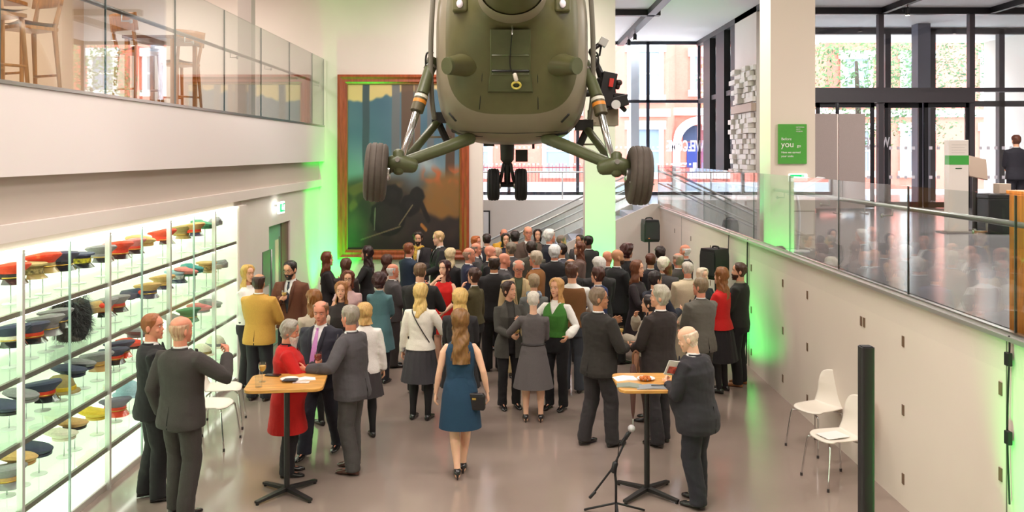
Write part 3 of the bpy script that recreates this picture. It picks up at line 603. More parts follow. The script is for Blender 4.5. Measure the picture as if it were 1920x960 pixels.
for x0, y0, x1, y1 in ((843, 212, 855, 226), (1066, 214, 1053, 228)):
    obj('drain_slot', MB().tube([hp(x0, y0, .0), hp((x0+x1)/2, (y0+y1)/2, .0), hp(x1, y1, .0)], .016, 8), DK, hc)
for x0, y0, x1, y1 in ((850, 244, 905, 256), (1062, 247, 1005, 256)):
    obj('underside_vent', MB().tube([hp(x0, y0, 0), hp((x0+x1)/2, (y0+y1)/2+2, 0), hp(x1, y1, 0)], [.03, .022, .006], 8), DK, hc)
for s in (-1, 1):
    st_ = obj('exhaust_stub', MB().tube([V(s*.34, 9.42, 4.3)-OFF, V(s*.56, 9.22, 4.26)-OFF, V(s*.66, 9.10, 4.24)-OFF], [.17, .115, .088], 20, rnd=False), OLIVE, hc)
    obj('stub_cap', MB().tube([V(s*.655, 9.105, 4.241)-OFF, V(s*.675, 9.085, 4.238)-OFF], [.094, .088], 20, rnd=False), OLG, st_)
    lp = hp(863 if s < 0 else 1054, 10, .03)
    lb = obj('lamp_pod', MB().box(lp+V(0, .05, 0), (.16, .22, .15)), OLIVE, hc, smooth=False, bevel=.02)
    obj('lamp_lens', MB().ell(lp+V(0, -.07, .0), (.034, .02, .045)), mat((235, 225, 235), .2), lb)
    gx = s*.875
    obj('grab_handle', MB().tube([V(gx, 9.75, 4.45)-OFF, V(gx+s*.07, 9.75, 4.44)-OFF, V(gx+s*.075, 9.75, 4.3)-OFF, V(gx, 9.75, 4.28)-OFF], .012, 6, 4), DK, hc)
    obj('door_rail', MB().tube([V(s*.86, 9.72, 5.25)-OFF, V(s*.895, 9.72, 4.6)-OFF, V(s*.89, 9.72, 4.0)-OFF, V(s*.86, 9.75, 3.72)-OFF], .028, 8, 4), mat((120, 116, 104), .4, .3), hc)
obj('whip_antenna', MB().tube([hp(963, 2, .10), hp(960, 68, .13)], [.022, .006], 8), CHROME, hc)
obj('data_cable', MB().tube([hp(960, 66, .10), hp(957, 100, .07), hp(957, 128, .075), hp(965, 142, .07)], .006, 6, 3), DK, hc)
pl = obj('plug', MB().tube([hp(965, 140, .07), hp(968, 152, .075)], .022, 8), mat((225, 215, 200), .4), hc)
obj('plug_ring', MB().tube([hp(968+8*cos(a), 161+6*sin(a), .075) for a in [i*pi/6 for i in range(13)]], .012, 6), mat((214, 196, 90), .4), pl)
obj('cable_hook', MB().tube([hp(968+6*cos(a), 160+7*sin(a), .06) for a in (0, 1, 2, 3)], .008, 6), DK, hc)
obj('boom_band', MB().loft([hring(8.5, 4.672, 5.23, .325, 2.05), hring(8.55, 4.662, 5.24, .335, 2.05), hring(8.86, 4.645, 5.235, .35, 2.1), hring(8.9, 4.655, 5.225, .345, 2.1)], (False, False)), mat((150, 142, 120), .35), hc)
# main gear
def wheel(name, c, r, w, tilt, m, hubside, parent, grooves=3):
    prof = [(r*.5, -w*.40), (r*.72, -w*.5), (r*.88, -w*.46), (r*.955, -w*.38)]
    for k in range(grooves):
        x = -w*.26+k*w*.52/(grooves-1); cr = lambda q: 1-.05*(2*q/w)**2; prof += [(r*cr(x-w*.05), x-w*.05), (r*.97*cr(x), x-w*.015), (r*.97*cr(x), x+w*.015), (r*cr(x+w*.05), x+w*.05)]
    prof += [(r*.955, w*.38), (r*.88, w*.46), (r*.72, w*.5), (r*.5, w*.40)]
    M = tilt @ Matrix.Rotation(pi/2, 3, 'Y')
    t = obj(name, MB().lathe(prof, 40, c, M), m, parent, angle=50)
    obj('hub', MB().lathe([(r*.5, -w*.36), (r*.42, -w*.30), (r*.42, w*.30), (r*.5, w*.36)], 24, c, M), mat((120, 118, 100), .4, .4), t)
    obj('hub_cap', MB().lathe([(r*.26, 0), (r*.26, w*.58), (r*.2, w*.64)], 18, c, M @ Matrix.Rotation(pi if hubside < 0 else 0, 3, 'X')), CHROME, t)
    return t
for s in (-1, 1):
    L = s < 0
    P = lambda x, y, d: at(x, y, d)-OFF
    hub = P(748, 308, 9.35) if L else P(1155, 312, 9.35)
    wc = P(705, 323, 9.3) if L else P(1198, 329, 9.3)
    wheel('main_wheel', wc, .315, .24, Matrix.Rotation(R(4 if L else 3), 3, 'Y') @ Matrix.Rotation(R(7 if L else 1), 3, 'Z'), RUB, 1 if L else -1, hc)
    root = P(884, 258, 9.75) if L else P(1022, 258, 9.75)
    obj('lower_arm', MB().tube([root, P(838, 276, 9.6) if L else P(1075, 279, 9.6), hub, wc], [.07, .068, .062, .06], 16), OLG, hc)
    top = P(811, 112, 9.85) if L else P(1096, 118, 9.85); mid = P(791, 178, 9.6) if L else P(1120, 183, 9.6); bot = P(752, 302, 9.33) if L else P(1149, 306, 9.33)
    ol = obj('shock_strut', MB().tube([top, mid], [.062, .068], 16, rnd=False), OLG, hc)
    dirn = (bot-mid).normalized()
    obj('strut_piston', MB().tube([mid, bot], [.042, .036], 14), CHROME, ol)
    obj('strut_collar', MB().tube([mid+dirn*.0, mid+dirn*.20], .073, 16, rnd=False), mat((92, 84, 58), .5), ol)
    obj('orange_band', MB().tube([mid+dirn*.07, mid+dirn*.11], .0755, 16, rnd=False), mat((226, 140, 46), .5), ol)
    obj('white_band', MB().tube([mid+dirn*.01, mid+dirn*.045], .0755, 16, rnd=False), mat((226, 224, 210), .5), ol)
    obj('strut_clip', MB().tube([top+(mid-top)*.2, top+(mid-top)*.27], .07, 14, rnd=False), CHROME, ol)
    dr = P(824, 224, 10.1) if L else P(1098, 238, 10.1)
    obj('drag_brace', MB().tube([dr, P(760, 301, 9.42) if L else P(1146, 302, 9.42)], .046, 12), OLG, hc)
    k_ = obj('gear_knuckle', MB().tube([hub+V(-.16, 0, -.02), hub+V(0, -.02, .02), hub+V(.16, 0, -.02)], [.075, .105, .075], 12).tube([hub+V(0, -.05, -.08), hub+V(0, -.03, .13)], .06, 10), OLG, hc)
    obj('bolt', MB().tube([hub+V(.0, -.13, .05), hub+V(0, -.09, .05)], .025, 8, rnd=False), STEEL, k_)
    obj('brake_line', MB().tube([hub+V(s*.1, -.06, -.05), hub+V(s*.16, -.1, -.2), hub+V(s*.19, -.06, -.1), hub+V(s*.2, -.03, 0)], .008, 6, 4), STEEL, k_)
    obj('gear_bracket', MB().box(dr+V(s*-.02, 0, .02), (.2, .2, .12)).tube([dr+V(s*.02, 0, -.02), dr+V(s*-.08, 0, -.24)], .04, 8), DK, hc, smooth=False)
    obj('step_plate', MB().box(dr+V(s*.02, .1, -.2), (.3, .2, .02)), OLIVE2, hc, smooth=False)
# nose gear
ng = at(951, 346, 12.8)-OFF
ns = obj('nose_strut', MB().tube([ng+V(0, 0, .72), ng+V(0, 0, .36), ng+V(0, 0, .3)], [.11, .10, .05], 14).tube([ng+V(0, 0, .4), ng], .045, 12).tube([ng+V(-.22, 0, 0), ng+V(.22, 0, 0)], .04, 10).tube([ng+V(-.05, -.03, .3), ng+V(-.1, -.04, .04)], .025, 8).tube([ng+V(.05, -.03, .3), ng+V(.1, -.04, .04)], .025, 8), DK, hc)
for s in (-1, 1): wheel('nose_wheel', ng+V(s*.20, 0, 0), .235, .18, Matrix.Identity(3), mat((30, 30, 32), .7), -s, hc)
for k, (px, py, w, h) in enumerate(((1000, 272, .03, .1), (917, 270, .14, .06), (978, 292, .16, .16))):
    obj('belly_fitting', MB().box(at(px, py, 11.6)-OFF+V(0, 0, .0), (w, .16, h)), DK, hc, smooth=False)
for y in (10.9, 12.2): obj('suspension_cable', MB().tube([V(0, y, 5.45)-OFF, V(0, y, 6.95)-OFF], .02, 6), STEEL, hc)
# door gun mount on the right flank
G = lambda x, y, d=10.6: at(x, y, d)-OFF
gm = obj('gun_mount', MB().box(G(1137, 168), (.17, .28, .40), Matrix.Rotation(.2, 3, 'Y')).box(G(1157, 192), (.24, .24, .13), Matrix.Rotation(-.25, 3, 'Y')).box(G(1126, 190), (.12, .2, .22), Matrix.Rotation(-.4, 3, 'Y')).box(G(1162, 180), (.17, .2, .05), Matrix.Rotation(.1, 3, 'Y')).tube([G(1120, 200), G(1116, 165), G(1126, 145)], .03, 8).tube([G(1150, 148), G(1152, 176)], .022, 8).tube([G(1165, 200), G(1172, 207)], .03, 8).tube([G(1128, 150), G(1126, 200)], .07, 10).tube([G(1140, 165, 10.5), G(1140, 165, 11.2)], .05, 10), mat((24, 22, 24), .35), hc, smooth=False, bevel=.01)
obj('gun_arm', MB().tube([G(1107, 96), G(1118, 118), G(1130, 150)], [.03, .032, .05], 8).tube([G(1107, 96), G(1128, 80)], .028, 8).tube([G(1128, 80), G(1124, 104), G(1114, 106)], .014, 6), mat((30, 28, 30), .35), gm)
obj('gun_sight', MB().box(G(1131, 79), (.1, .1, .1), Matrix.Rotation(.5, 3, 'Y')), mat((200, 200, 196), .3), gm, smooth=False, bevel=.008)
obj('red_cover', MB().box(G(1146, 155, 10.42), (.05, .05, .10), Matrix.Rotation(.15, 3, 'Y')), mat((214, 44, 30), .5), gm, smooth=False)
obj('white_disc', MB().tube([G(1155, 196, 10.44), G(1155, 196, 10.41)], .055, 16, rnd=False), mat((236, 236, 236), .4), gm)
obj('knob', MB().tube([G(1157, 165), G(1160, 155)], .03, 8).ell(G(1160, 155), (.045, .045, .04)), mat((52, 34, 32), .4), gm)
obj('box_tray', MB().box(G(1130, 221, 10.8), (.34, .4, .2)).tube([G(1093, 232, 10.4), G(1125, 226, 10.8)], .05, 8), mat((150, 140, 120), .6), gm, smooth=False)
obj('mount_strut', MB().tube([G(1095, 175, 10.5), G(1130, 172, 10.6)], .045, 8), DK, gm)
# ================================================================ furniture and small things
OAK = wood_mat((206, 150, 76), .35, 3, (1.5, 14, 14))
def poseur(label, c, rz, w, dd):
    t = thing('high_table', label, 'table', (c.x, c.y, 0), rz, 'high standing tables')
    m = MB(); ring = []
    r = .09
    for sx, sy, a0 in ((1, 1, 0), (-1, 1, pi/2), (-1, -1, pi), (1, -1, 1.5*pi)):
        for k in range(7):
            a = a0+k*pi/12; ring.append((sx*(w/2-r)+r*cos(a), sy*(dd/2-r)+r*sin(a)))
    m.loft([[V(x*q, y*q, z) for x, y in ring] for q, z in ((.985, 1.072), (1, 1.076), (1, 1.1), (.99, 1.104))])
    obj('table_top', m, OAK, t, angle=30)
    obj('pole', MB().tube([(0, 0, .05), (0, 0, 1.072)], .028, 16, rnd=False).rng(-.14, .14, -.14, .14, 1.06, 1.072), mat((46, 44, 44), .4, .4), t)
    bs = MB()
    for k in range(4):
        a = pi/4+k*pi/2; M = Matrix.Rotation(a, 3, 'Z')
        bs.add([M @ p for p in (V(0, -.03, .04), V(.36, -.022, .018), V(.36, .022, .018), V(0, .03, .04), V(0, -.03, .075), V(.36, -.022, .04), V(.36, .022, .04), V(0, .03, .075))], [(0,3,2,1), (4,5,6,7), (0,1,5,4), (1,2,6,5), (2,3,7,6)])
        bs.tube([M @ V(.345, 0, 0), M @ V(.345, 0, .03)], .016, 8, rnd=False)
    obj('cross_foot', bs, mat((46, 44, 44), .4, .4), t, smooth=False)
    return t
T1 = at(538, 718, 8.62); T1.z = 0; T2 = at(1213, 720, 8.62); T2.z = 0
poseur('oak topped high table in front of the man in the scarlet coat', T1, R(7), .74, .62)
poseur('oak topped high table beside the bald man reading', T2, R(1), .62, .66)
CH = mat((232, 224, 212), .4)
def shell_chair():
    t = thing('shell_chair', '', 'chair', (0, 0, 0), 0, 'white shell chairs')
    def fn(u, v):
        x = (u-.5)*2
        e = abs(x)**5
        if v < .5:
            q = v/.5; return V(x*(.195+.015*sin(q*pi)), .22-q*.40-.06*e*max(0, 1-q/.35), .455-.016*(1-x*x)*sin(q*pi)+.012*x*x*(1-q)-.03*max(0, .12-q)*4+.012*q*x*x)
        q = (v-.5)/.5; a = min(1, q*2.4)*pi/2; w = .210-.012*q
        yb = -.18-.05*sin(a)-.10*q; z = .455+.05*(1-cos(a))+.33*q-.05*e*max(0, (q-.7)/.3)
        return V(x*w, yb+.045*x*x*min(1, q*2), z+.012*x*x*(1-q))
    g = MB().grid(fn, 20, 40); o = obj('seat_shell', g, CH, t, angle=80)
    sm = o.modifiers.new('thick', 'SOLIDIFY'); sm.thickness = .012
    for sx in (-1, 1):
        for sy, yy in ((1, .2), (-1, -.17)):
            l = obj('leg', MB().tube([(sx*.10, yy*.75, .43), (sx*.17, yy*.95, .42), (sx*.2, yy*1.02, .38), (sx*.235, yy*1.25, .01)], .0095, 8, 3), CHROME, t)
            obj('glide', MB().lathe([(.013, 0), (.013, .03)], 8, (sx*.235, yy*1.25, 0)), mat((60, 54, 54), .6), l)
    obj('under_frame', MB().tube([(-.10, .15, .43), (.10, .15, .43)], .009, 8).tube([(-.10, -.13, .43), (.10, -.13, .43)], .009, 8), CHROME, t)
    return t
ch0 = shell_chair()
ch0['label'] = 'white shell chair by the right wall farther from the black post'; p = at(1533, 822, 9.95); ch0.location = (p.x, p.y, 0); ch0.rotation_euler = (0, 0, R(118))
p = at(1568, 868, 8.95); c2 = dup(ch0, (p.x, p.y, 0), R(104), 'white shell chair with a paper on its seat, partly behind the black post')
p = at(418, 785, 10.8); c3 = dup(ch0, (p.x, p.y, 0), R(-78), 'white shell chair facing into the hall beside the showcase')
p = at(396, 815, 10.1); c4 = dup(ch0, (p.x, p.y, 0), R(-95), 'white shell chair mostly hidden behind the grey suited bald man')
PAPER = mat((240, 238, 236), .6)
def leaflet(label, loc, rz, w=.21, h=.15, m=None, fold=False, group='papers on the tables'):
    o = MB().rng(-w/2, w/2, -h/2, h/2, 0, .004)
    if fold: o = MB().add([V(-w/2, -h/2, 0), V(0, -h/2, .012), V(w/2, -h/2, 0), V(-w/2, h/2, 0), V(0, h/2, .014), V(w/2, h/2, 0), V(-w/2, -h/2, -.003), V(w/2, -h/2, -.003), V(w/2, h/2, -.003), V(-w/2, h/2, -.003)], [(0,1,4,3), (1,2,5,4), (6,9,8,7), (0,6,7,2,1), (3,4,5,8,9), (0,3,9,6), (2,7,8,5)])
    return tag(obj('leaflet', o, m or PAPER, None, loc, rz, smooth=False), label, 'leaflet', group)
q = c2.location; leaflet('white paper left on the seat of a shell chair', (q.x-.04, q.y-.01, .472), R(20), .26, .2)
def glass_thing(name, label, loc, wine=(214, 170, 80), fill=.5, sc=1.0, group='drinks glasses'):
    t = thing(name, label, 'glass', loc, 0, group); t.scale = (sc, sc, sc)
    if name == 'wine_glass':
        if 'wg' not in KEEP: KEEP['wg'] = (MB().lathe([(.034, 0), (.033, .003), (.006, .01), (.0045, .03), (.0045, .09), (.012, .098), (.030, .115), (.037, .14), (.036, .165), (.031, .19), (.030, .19), (.034, .165), (.035, .14), (.028, .117), (.008, .103)], 20).mesh(glass_mat((.97, .98, .98), 1.45, 1.0)))
        link('glass_body', KEEP['wg'], t)
        if wine: obj('wine', MB().lathe([(.010, .104), (.027, .117), (.034, .14), (.033, .14+.02*fill), (.001, .14+.02*fill)], 18), mat(wine, .1), t)
    else:
        link('glass_body', MB().lathe([(.032, 0), (.036, .12), (.034, .12), (.030, .006)], 20).mesh(glass_mat((.965, .98, .98), 1.45, 1.0)), t)
    return t
def on(T, px, py, z=1.106):
    d = (EYE-z)*F/(py-HY); return V((px-CX)/F*d, d, z)
glass_thing('wine_glass', 'glass of white wine standing on the left high table', on(T1, 492, 716), (224, 176, 90), .9, 1.0)
glass_thing('tumbler', 'empty clear tumbler at the near left corner of the left table', on(T1, 485, 726))
glass_thing('wine_glass', 'glass of red wine held over the left high table', V(-1.95, 8.85, 1.14), (120, 24, 22), 1.2, 1.05)
tag(obj('mobile_phone', MB().rng(-.075, .075, -.037, .037, 0, .01), mat((24, 26, 24), .25), None, on(T1, 512, 704), R(-10), smooth=False, bevel=.003), 'black mobile phone lying at the far edge of the left table', 'phone')
def plate(label, loc, food=False):
    t = thing('plate', label, 'plate', loc)
    obj('dish', MB().lathe([(.045, 0), (.05, .004), (.085, .016), (.09, .019), (.084, .02), (.05, .008)], 28), mat((238, 234, 226), .25), t)
    return t
t = plate('white side plate with a dark napkin on the left table', on(T1, 543, 713))
tag(obj('napkin', MB().loft([[V(x*q, y*q, z) for x, y in ((-.07, -.035), (.06, -.045), (.08, .03), (-.05, .04))] for q, z in ((1, 0), (1, .008), (.9, .012))]), mat((62, 62, 68), .8), None, on(T1, 543, 713, 1.122), R(10)), 'dark folded napkin lying on the side plate', 'napkin')
leaflet('white folded card on the left high table', on(T1, 572, 711), R(15), .2, .11, None, True)
leaflet('small printed card with pink picture on the left table', on(T1, 565, 717), R(4), .16, .07, mat((226, 196, 190), .5, var=.4, scale=25))
plate('white plate of pastries on the right high table', on(T2, 1211, 712))
random.seed(6)
for k in range(7):
    b = on(T2, 1211, 712, 1.118); a = k*.9
    tag(obj('pastry', MB().ell((0, 0, .016), (.026, .018, .017), 10, 6), mat((196, 110, 46), .6, var=.3, scale=60), None, (b.x+.045*cos(a)*(k > 0), b.y+.035*sin(a)*(k > 0), b.z+(.012 if k == 0 else 0)), a), 'small golden pastry heaped on the white plate', 'pastry', 'pastries on the right table')
leaflet('white folded napkin on the right high table behind the clipboard', on(T2, 1173, 710), R(12), .22, .17, PAPER, True)
leaflet('grey green folded leaflet at the left of the right table', on(T2, 1180, 723), R(-8), .24, .15, mat((128, 138, 124), .5), True)
leaflet('grey open booklet beside the pen on the right table', on(T2, 1222, 726), R(2), .30, .15, mat((138, 142, 146), .5), True)
tag(obj('pen', MB().tube([(-.07, 0, 0), (.07, 0, 0)], .005, 8), BLACK, None, on(T2, 1235, 722, 1.126), R(5)), 'black pen lying on the grey booklet', 'pen')
# black post loudspeaker, microphone, PA speakers
p = at(1624, 650, 6.35)
cl = thing('column_loudspeaker', 'tall slim black column loudspeaker standing near the right wall', 'loudspeaker', (p.x, p.y, 0))
obj('column', MB().loft([[V(.05*math.copysign(abs(cos(a))**.5, cos(a)), .05*math.copysign(abs(sin(a))**.5, sin(a)), z) for a in [2*pi*k/24 for k in range(24)]] for z in (.05, p.z-.01, p.z)]), mat((40, 36, 38), .5, bump=.1, bscale=500), cl)
obj('top_cap', MB().rng(-.036, .036, -.036, .036, p.z, p.z+.006), DARKM, cl, smooth=False)
obj('base_unit', MB().rng(-.17, .17, -.2, .2, 0, .3), mat((34, 32, 34), .5), cl, bevel=.02, smooth=False)
ms = thing('microphone_stand', 'black boom microphone stand before the right high table', 'microphone stand', (at(1155, 960, 8.05).x, 8.05, 0))
q = lambda x, y, d=8.05: at(x, y, d)-V(ms.location.x, ms.location.y, 0)
obj('upright', MB().tube([q(1155, 975), q(1155, 905), q(1152, 878)], .012, 10), BLACK, ms)
obj('clutch', MB().tube([q(1150, 884), q(1154, 868)], .026, 10), BLACK, ms)
obj('boom', MB().tube([q(1108, 931), q(1150, 876), q(1172, 828)], .010, 8).tube([q(1106, 933), q(1116, 922)], .015, 8), BLACK, ms)
obj('mic_clip', MB().tube([q(1166, 832), q(1178, 812)], .018, 10), BLACK, ms)
for a in (0.5, 2.6, 4.7): obj('leg', MB().tube([V(0, 0, .14), V(.32*cos(a), .32*sin(a), .012)], .010, 8), BLACK, ms)
mc = thing('microphone', 'grey ball headed microphone held in the boom stand', 'microphone', at(1184, 805, 8.05))
obj('handle', MB().tube([(-.05, 0, -.09), (-.008, 0, -.012)], [.011, .016], 12), BLACK, mc)
obj('grille', MB().ell((0, 0, .008), (.034, .034, .034), 18, 12), mat((196, 192, 196), .4, .5, var=.3, scale=220, bump=.5, bscale=400), mc)
tag(obj('microphone_cable', MB().tube([at(1176, 815, 8.04), at(1162, 832, 8.0), at(1158, 862, 8.02), at(1154, 905, 8.03), at(1158, 950, 8.03), V(1.0, 7.85, .012), V(1.3, 7.4, .012)], .004, 6, 5), BLACK, None), 'thin black cable running down the microphone stand', 'cable')
def pa(label, px, py, d, w, h, yaw, pole):
    c = at(px, py, d); t = thing('loudspeaker', label, 'loudspeaker', (c.x, c.y, c.z-h/2), yaw, 'loudspeakers on stands')
    bx = MB().loft([[V(x, y, z) for x, y in ((-w/2, -.16), (w/2, -.16), (w/2*.75, .16), (-w/2*.75, .16))] for z in (0, h*.04)] + [[V(x*q_, y, z) for x, y in ((-w/2, -.18), (w/2, -.18), (w/2*.72, .17), (-w/2*.72, .17))] for q_, z in ((1.06, h*.1), (1.06, h*.75), (.9, h))])
    obj('cabinet', bx, mat((28, 28, 30), .6, bump=.2, bscale=300), t, angle=25)
    obj('grille', B(-w*.46, w*.46, -.192, -.178, h*.14, h*.9), mat((36, 36, 38), .5, bump=.4, bscale=500), t, smooth=False)
    obj('badge', B(-w*.28, -w*.18, -.198, -.19, h*.16, h*.2), mat((200, 120, 70), .4), t, smooth=False)
    obj('top_handle', MB().tube([(-.07, 0, h*.98), (-.06, 0, h+.03), (.06, 0, h+.03), (.07, 0, h*.98)], .014, 8, 3), BLACK, t)
    s = thing('speaker_stand', 'black tripod stand carrying the '+label, 'stand', (c.x, c.y, 0), 0, 'tripod loudspeaker stands')
    obj('pole', MB().tube([(0, 0, .15), (0, 0, c.z-h/2)], .018, 10), BLACK, s)
    for k in range(3): obj('leg', MB().tube([(0, 0, .7), (.3*cos(k*2.1+1.6), .3*sin(k*2.1+1.6), .015)], .012, 8), BLACK, s)
pa('black loudspeaker high on a pole below the stairs', 1217, 432, 18.4, .32, .46, R(12), 1)
pa('black loudspeaker against the white cupboard wall', 1342, 494, 14.6, .36, .50, R(-60), 1)
tag(obj('speaker_cable', MB().tube([V(3.68, 14.9, 1.99), V(3.67, 14.9, 1.9), V(3.64, 14.95, 1.3), V(3.45, 15.0, 1.2)], .008, 6, 4), BLACK), 'black cable looping over the cupboard wall to the loudspeaker', 'cable')
tag(obj('speaker_cable', MB().tube([V(3.675, 13.72, 1.99), V(3.67, 13.73, 1.8), V(3.665, 13.72, .9), V(3.66, 13.74, .05)], .010, 6, 3), BLACK), 'black cable hanging straight down the cupboard wall behind bearded man', 'cable')
wc_ = thing('power_cable', 'black cable with two sockets hanging on the green lit right wall', 'cable', (3.69, 6.5, 0))
obj('cable', MB().tube([V(-.02, 0, 1.99), V(-.015, 0, 1.9), V(-.02, .02, 1.3), V(-.015, 0, .75)], .007, 6, 4), BLACK, wc_)
for z in (1.82, 1.24): obj('socket_block', MB().box((-.025, 0, z), (.035, .06, .1)), BLACK, wc_, smooth=False, bevel=.006)
tag(obj('wall_slot', MB().box((3.692, 6.45, .5), (.02, .05, .24)), BLACK, smooth=False), 'black vertical slot low on the right cupboard wall', 'fitting')
# entrance level furniture
gs = thing('wall_sign', 'green visitor sign with white words on the entrance column', 'sign', at(1485.5, 270, 12.78))
obj('board', MB().box((0, 0, 0), (.41, .03, .575)), mat((84, 170, 66), .5, var=.03), gs, smooth=False)
TW = mat((250, 248, 240), .5); TX = lambda x, z: Matrix.Translation((x, -.018, z)) @ UPRIGHT
words3('Before', .055, TW, gs, TX(-.165, .055)); words3('you', .125, TW, gs, TX(-.168, -.045)); words3('go', .06, TW, gs, TX(.062, -.045)); words3('Have we earned', .042, TW, gs, TX(-.165, -.135)); words3('your smile', .042, TW, gs, TX(-.165, -.19))
for i, tx in enumerate(('NATIONAL', 'ARMY', 'MUSEUM')): words3(tx, .024, TW, gs, TX(.05, .235-.03*i))
e2 = thing('emergency_sign', 'small lit green exit plate below the green sign on the column', 'exit sign', at(1496, 333, 12.77))
obj('sign_body', MB().box((0, 0, 0), (.28, .05, .12)), mat((250, 255, 252), .4, emit=.35), e2, smooth=False, bevel=.02)
obj('sign_face', MB().box((-.02, -.027, .02), (.2, .006, .045)), mat((20, 206, 120), .4, emit=.5), e2, smooth=False)
obj('arrow', MB().box((.06, -.031, .025), (.03, .004, .012)), mat((245, 255, 250), .4, emit=1.0), e2, smooth=False)
ds = thing('folding_screen', 'tall grey two panel display screen before the glass doors', 'screen', at(1570, 400, 20.0)+V(0, 0, -.02)); ds.location.z = 1.95
GB = mat((150, 136, 132), .8, var=.05, scale=60)
obj('panel', MB().rng(-.55, -.02, -.02, .02, .12, 2.27), GB, ds, smooth=False); obj('panel', MB().rng(.03, .62, -.02, .02, .12, 2.27), GB, ds, smooth=False)
mp_ = obj('post', MB().tube([(0, 0, 0), (0, 0, 2.3)], .02, 10).rng(-.03, .03, -.2, .2, 0, .02), mat((206, 192, 184), .4), ds); obj('finial', MB().tube([(0, 0, 2.28), (0, 0, 2.5)], .04, 10), DARKM, mp_)
for x in (-.55, .62): obj('post', MB().tube([(x, 0, 0), (x, 0, 2.27)], .015, 8).rng(x-.02, x+.02, -.2, .2, 0, .02), STEEL, ds)
kk = thing('donation_kiosk', 'tall white donation kiosk with a green band by the entrance', 'kiosk', at(1793, 436, 15.3)); kk.location.z = 1.95
obj('body', MB().rng(-.17, .17, -.09, .09, .02, 1.61), mat((240, 230, 220), .4), kk, smooth=False, bevel=.008)
obj('green_band', MB().rng(-.171, .171, -.095, .06, 1.18, 1.34), mat((70, 172, 70), .4), kk, smooth=False)
obj('coin_slot', MB().rng(-.06, .05, -.096, -.08, 1.105, 1.125), mat((40, 90, 50), .4), kk, smooth=False)
pr = MB()
for i in range(4): pr.rng(-.13, .13-.03*(i % 2), -.094, -.08, 1.52-.045*i, 1.525-.045*i)
obj('printed_lines', pr, mat((200, 190, 182), .5), kk, smooth=False)
obj('foot_plate', MB().rng(-.27, .27, -.2, .2, 0, .02), mat((150, 140, 136), .4), kk, smooth=False)
def lectern(label, loc, h, w, m):
    t = thing('information_stand', label, 'information stand', loc, 0, 'angled information stands')
    obj('tilted_panel', MB().box((0, .02, h), (w, .03, .42), Matrix.Rotation(.22, 3, 'Y') @ Matrix.Rotation(-.5, 3, 'X')), m, t, smooth=False, bevel=.005)
    obj('stem', MB().tube([(-.03, .05, .02), (-.03, .05, h-.02)], .045, 12, rnd=False), mat((70, 62, 60), .4), t)
    obj('foot', MB().lathe([(.2, 0), (.2, .012), (.05, .02)], 24, (-.03, .05, 0)), mat((70, 62, 60), .4), t)
p = at(1834, 440, 15.5); lectern('dark stemmed lectern with tilted tan panel beside the kiosk', (p.x, p.y, 1.95), 1.12, .33, mat((158, 138, 122), .5))
p = at(1495, 466, 12.4); t = thing('information_stand', 'white stand with curved stem behind the balustrade by the column', 'information stand', (p.x, p.y, 1.95), 0, 'angled information stands')
obj('foot', MB().lathe([(.17, 0), (.17, .012), (.03, .022)], 28), mat((240, 238, 236), .4), t)
obj('curved_stem', MB().tube([(0, 0, .01), (.03, 0, .45), (.0, 0, .75), (-.06, 0, .88)], .02, 10, 5), mat((240, 238, 236), .4), t)
obj('tilted_panel', MB().box((.12, 0, .92), (.5, .3, .02), Matrix.Rotation(-.5, 3, 'Y')), mat((216, 214, 222), .4), t, smooth=False)
p = at(1868, 437, 15.2); t = thing('storage_bin', 'low black bin standing near the wooden reception desk', 'bin', (p.x, p.y, 1.95))
obj('body', MB().rng(-.23, .2, -.2, .2, 0, .6), mat((34, 32, 34), .5), t, smooth=False, bevel=.02); obj('lid', MB().rng(-.24, .21, -.21, .21, .6, .68), mat((44, 42, 44), .4), t, smooth=False, bevel=.02)
tag(obj('cardboard_box', MB().rng(-.1, .1, -.1, .1, 0, .17), mat((206, 184, 164), .7), None, (p.x+.1, p.y, 2.635), smooth=False, bevel=.004), 'small tan box on top of the black bin', 'box')
ORANGE = wood_mat((214, 132, 50), .4, 3, (10, 10, 1))
t = thing('reception_desk', 'orange timber reception desk behind the near end of the balustrade', 'desk', (3.9, 5.0, 1.95))
obj('end_panel', MB().rng(0, .07, -.02, 1.9, 0, 1.07), ORANGE, t, smooth=False); obj('front_panel', MB().rng(.07, 1.4, 1.85, 1.9, 0, 1.02), ORANGE, t, smooth=False)
obj('desk_top', MB().rng(-.0, 1.5, -.03, 1.95, 1.07, 1.1), ORANGE, t, smooth=False, bevel=.005); obj('raised_shelf', MB().rng(.12, 1.5, -.02, 1.6, 1.1, 1.2), ORANGE, t, smooth=False, bevel=.005)
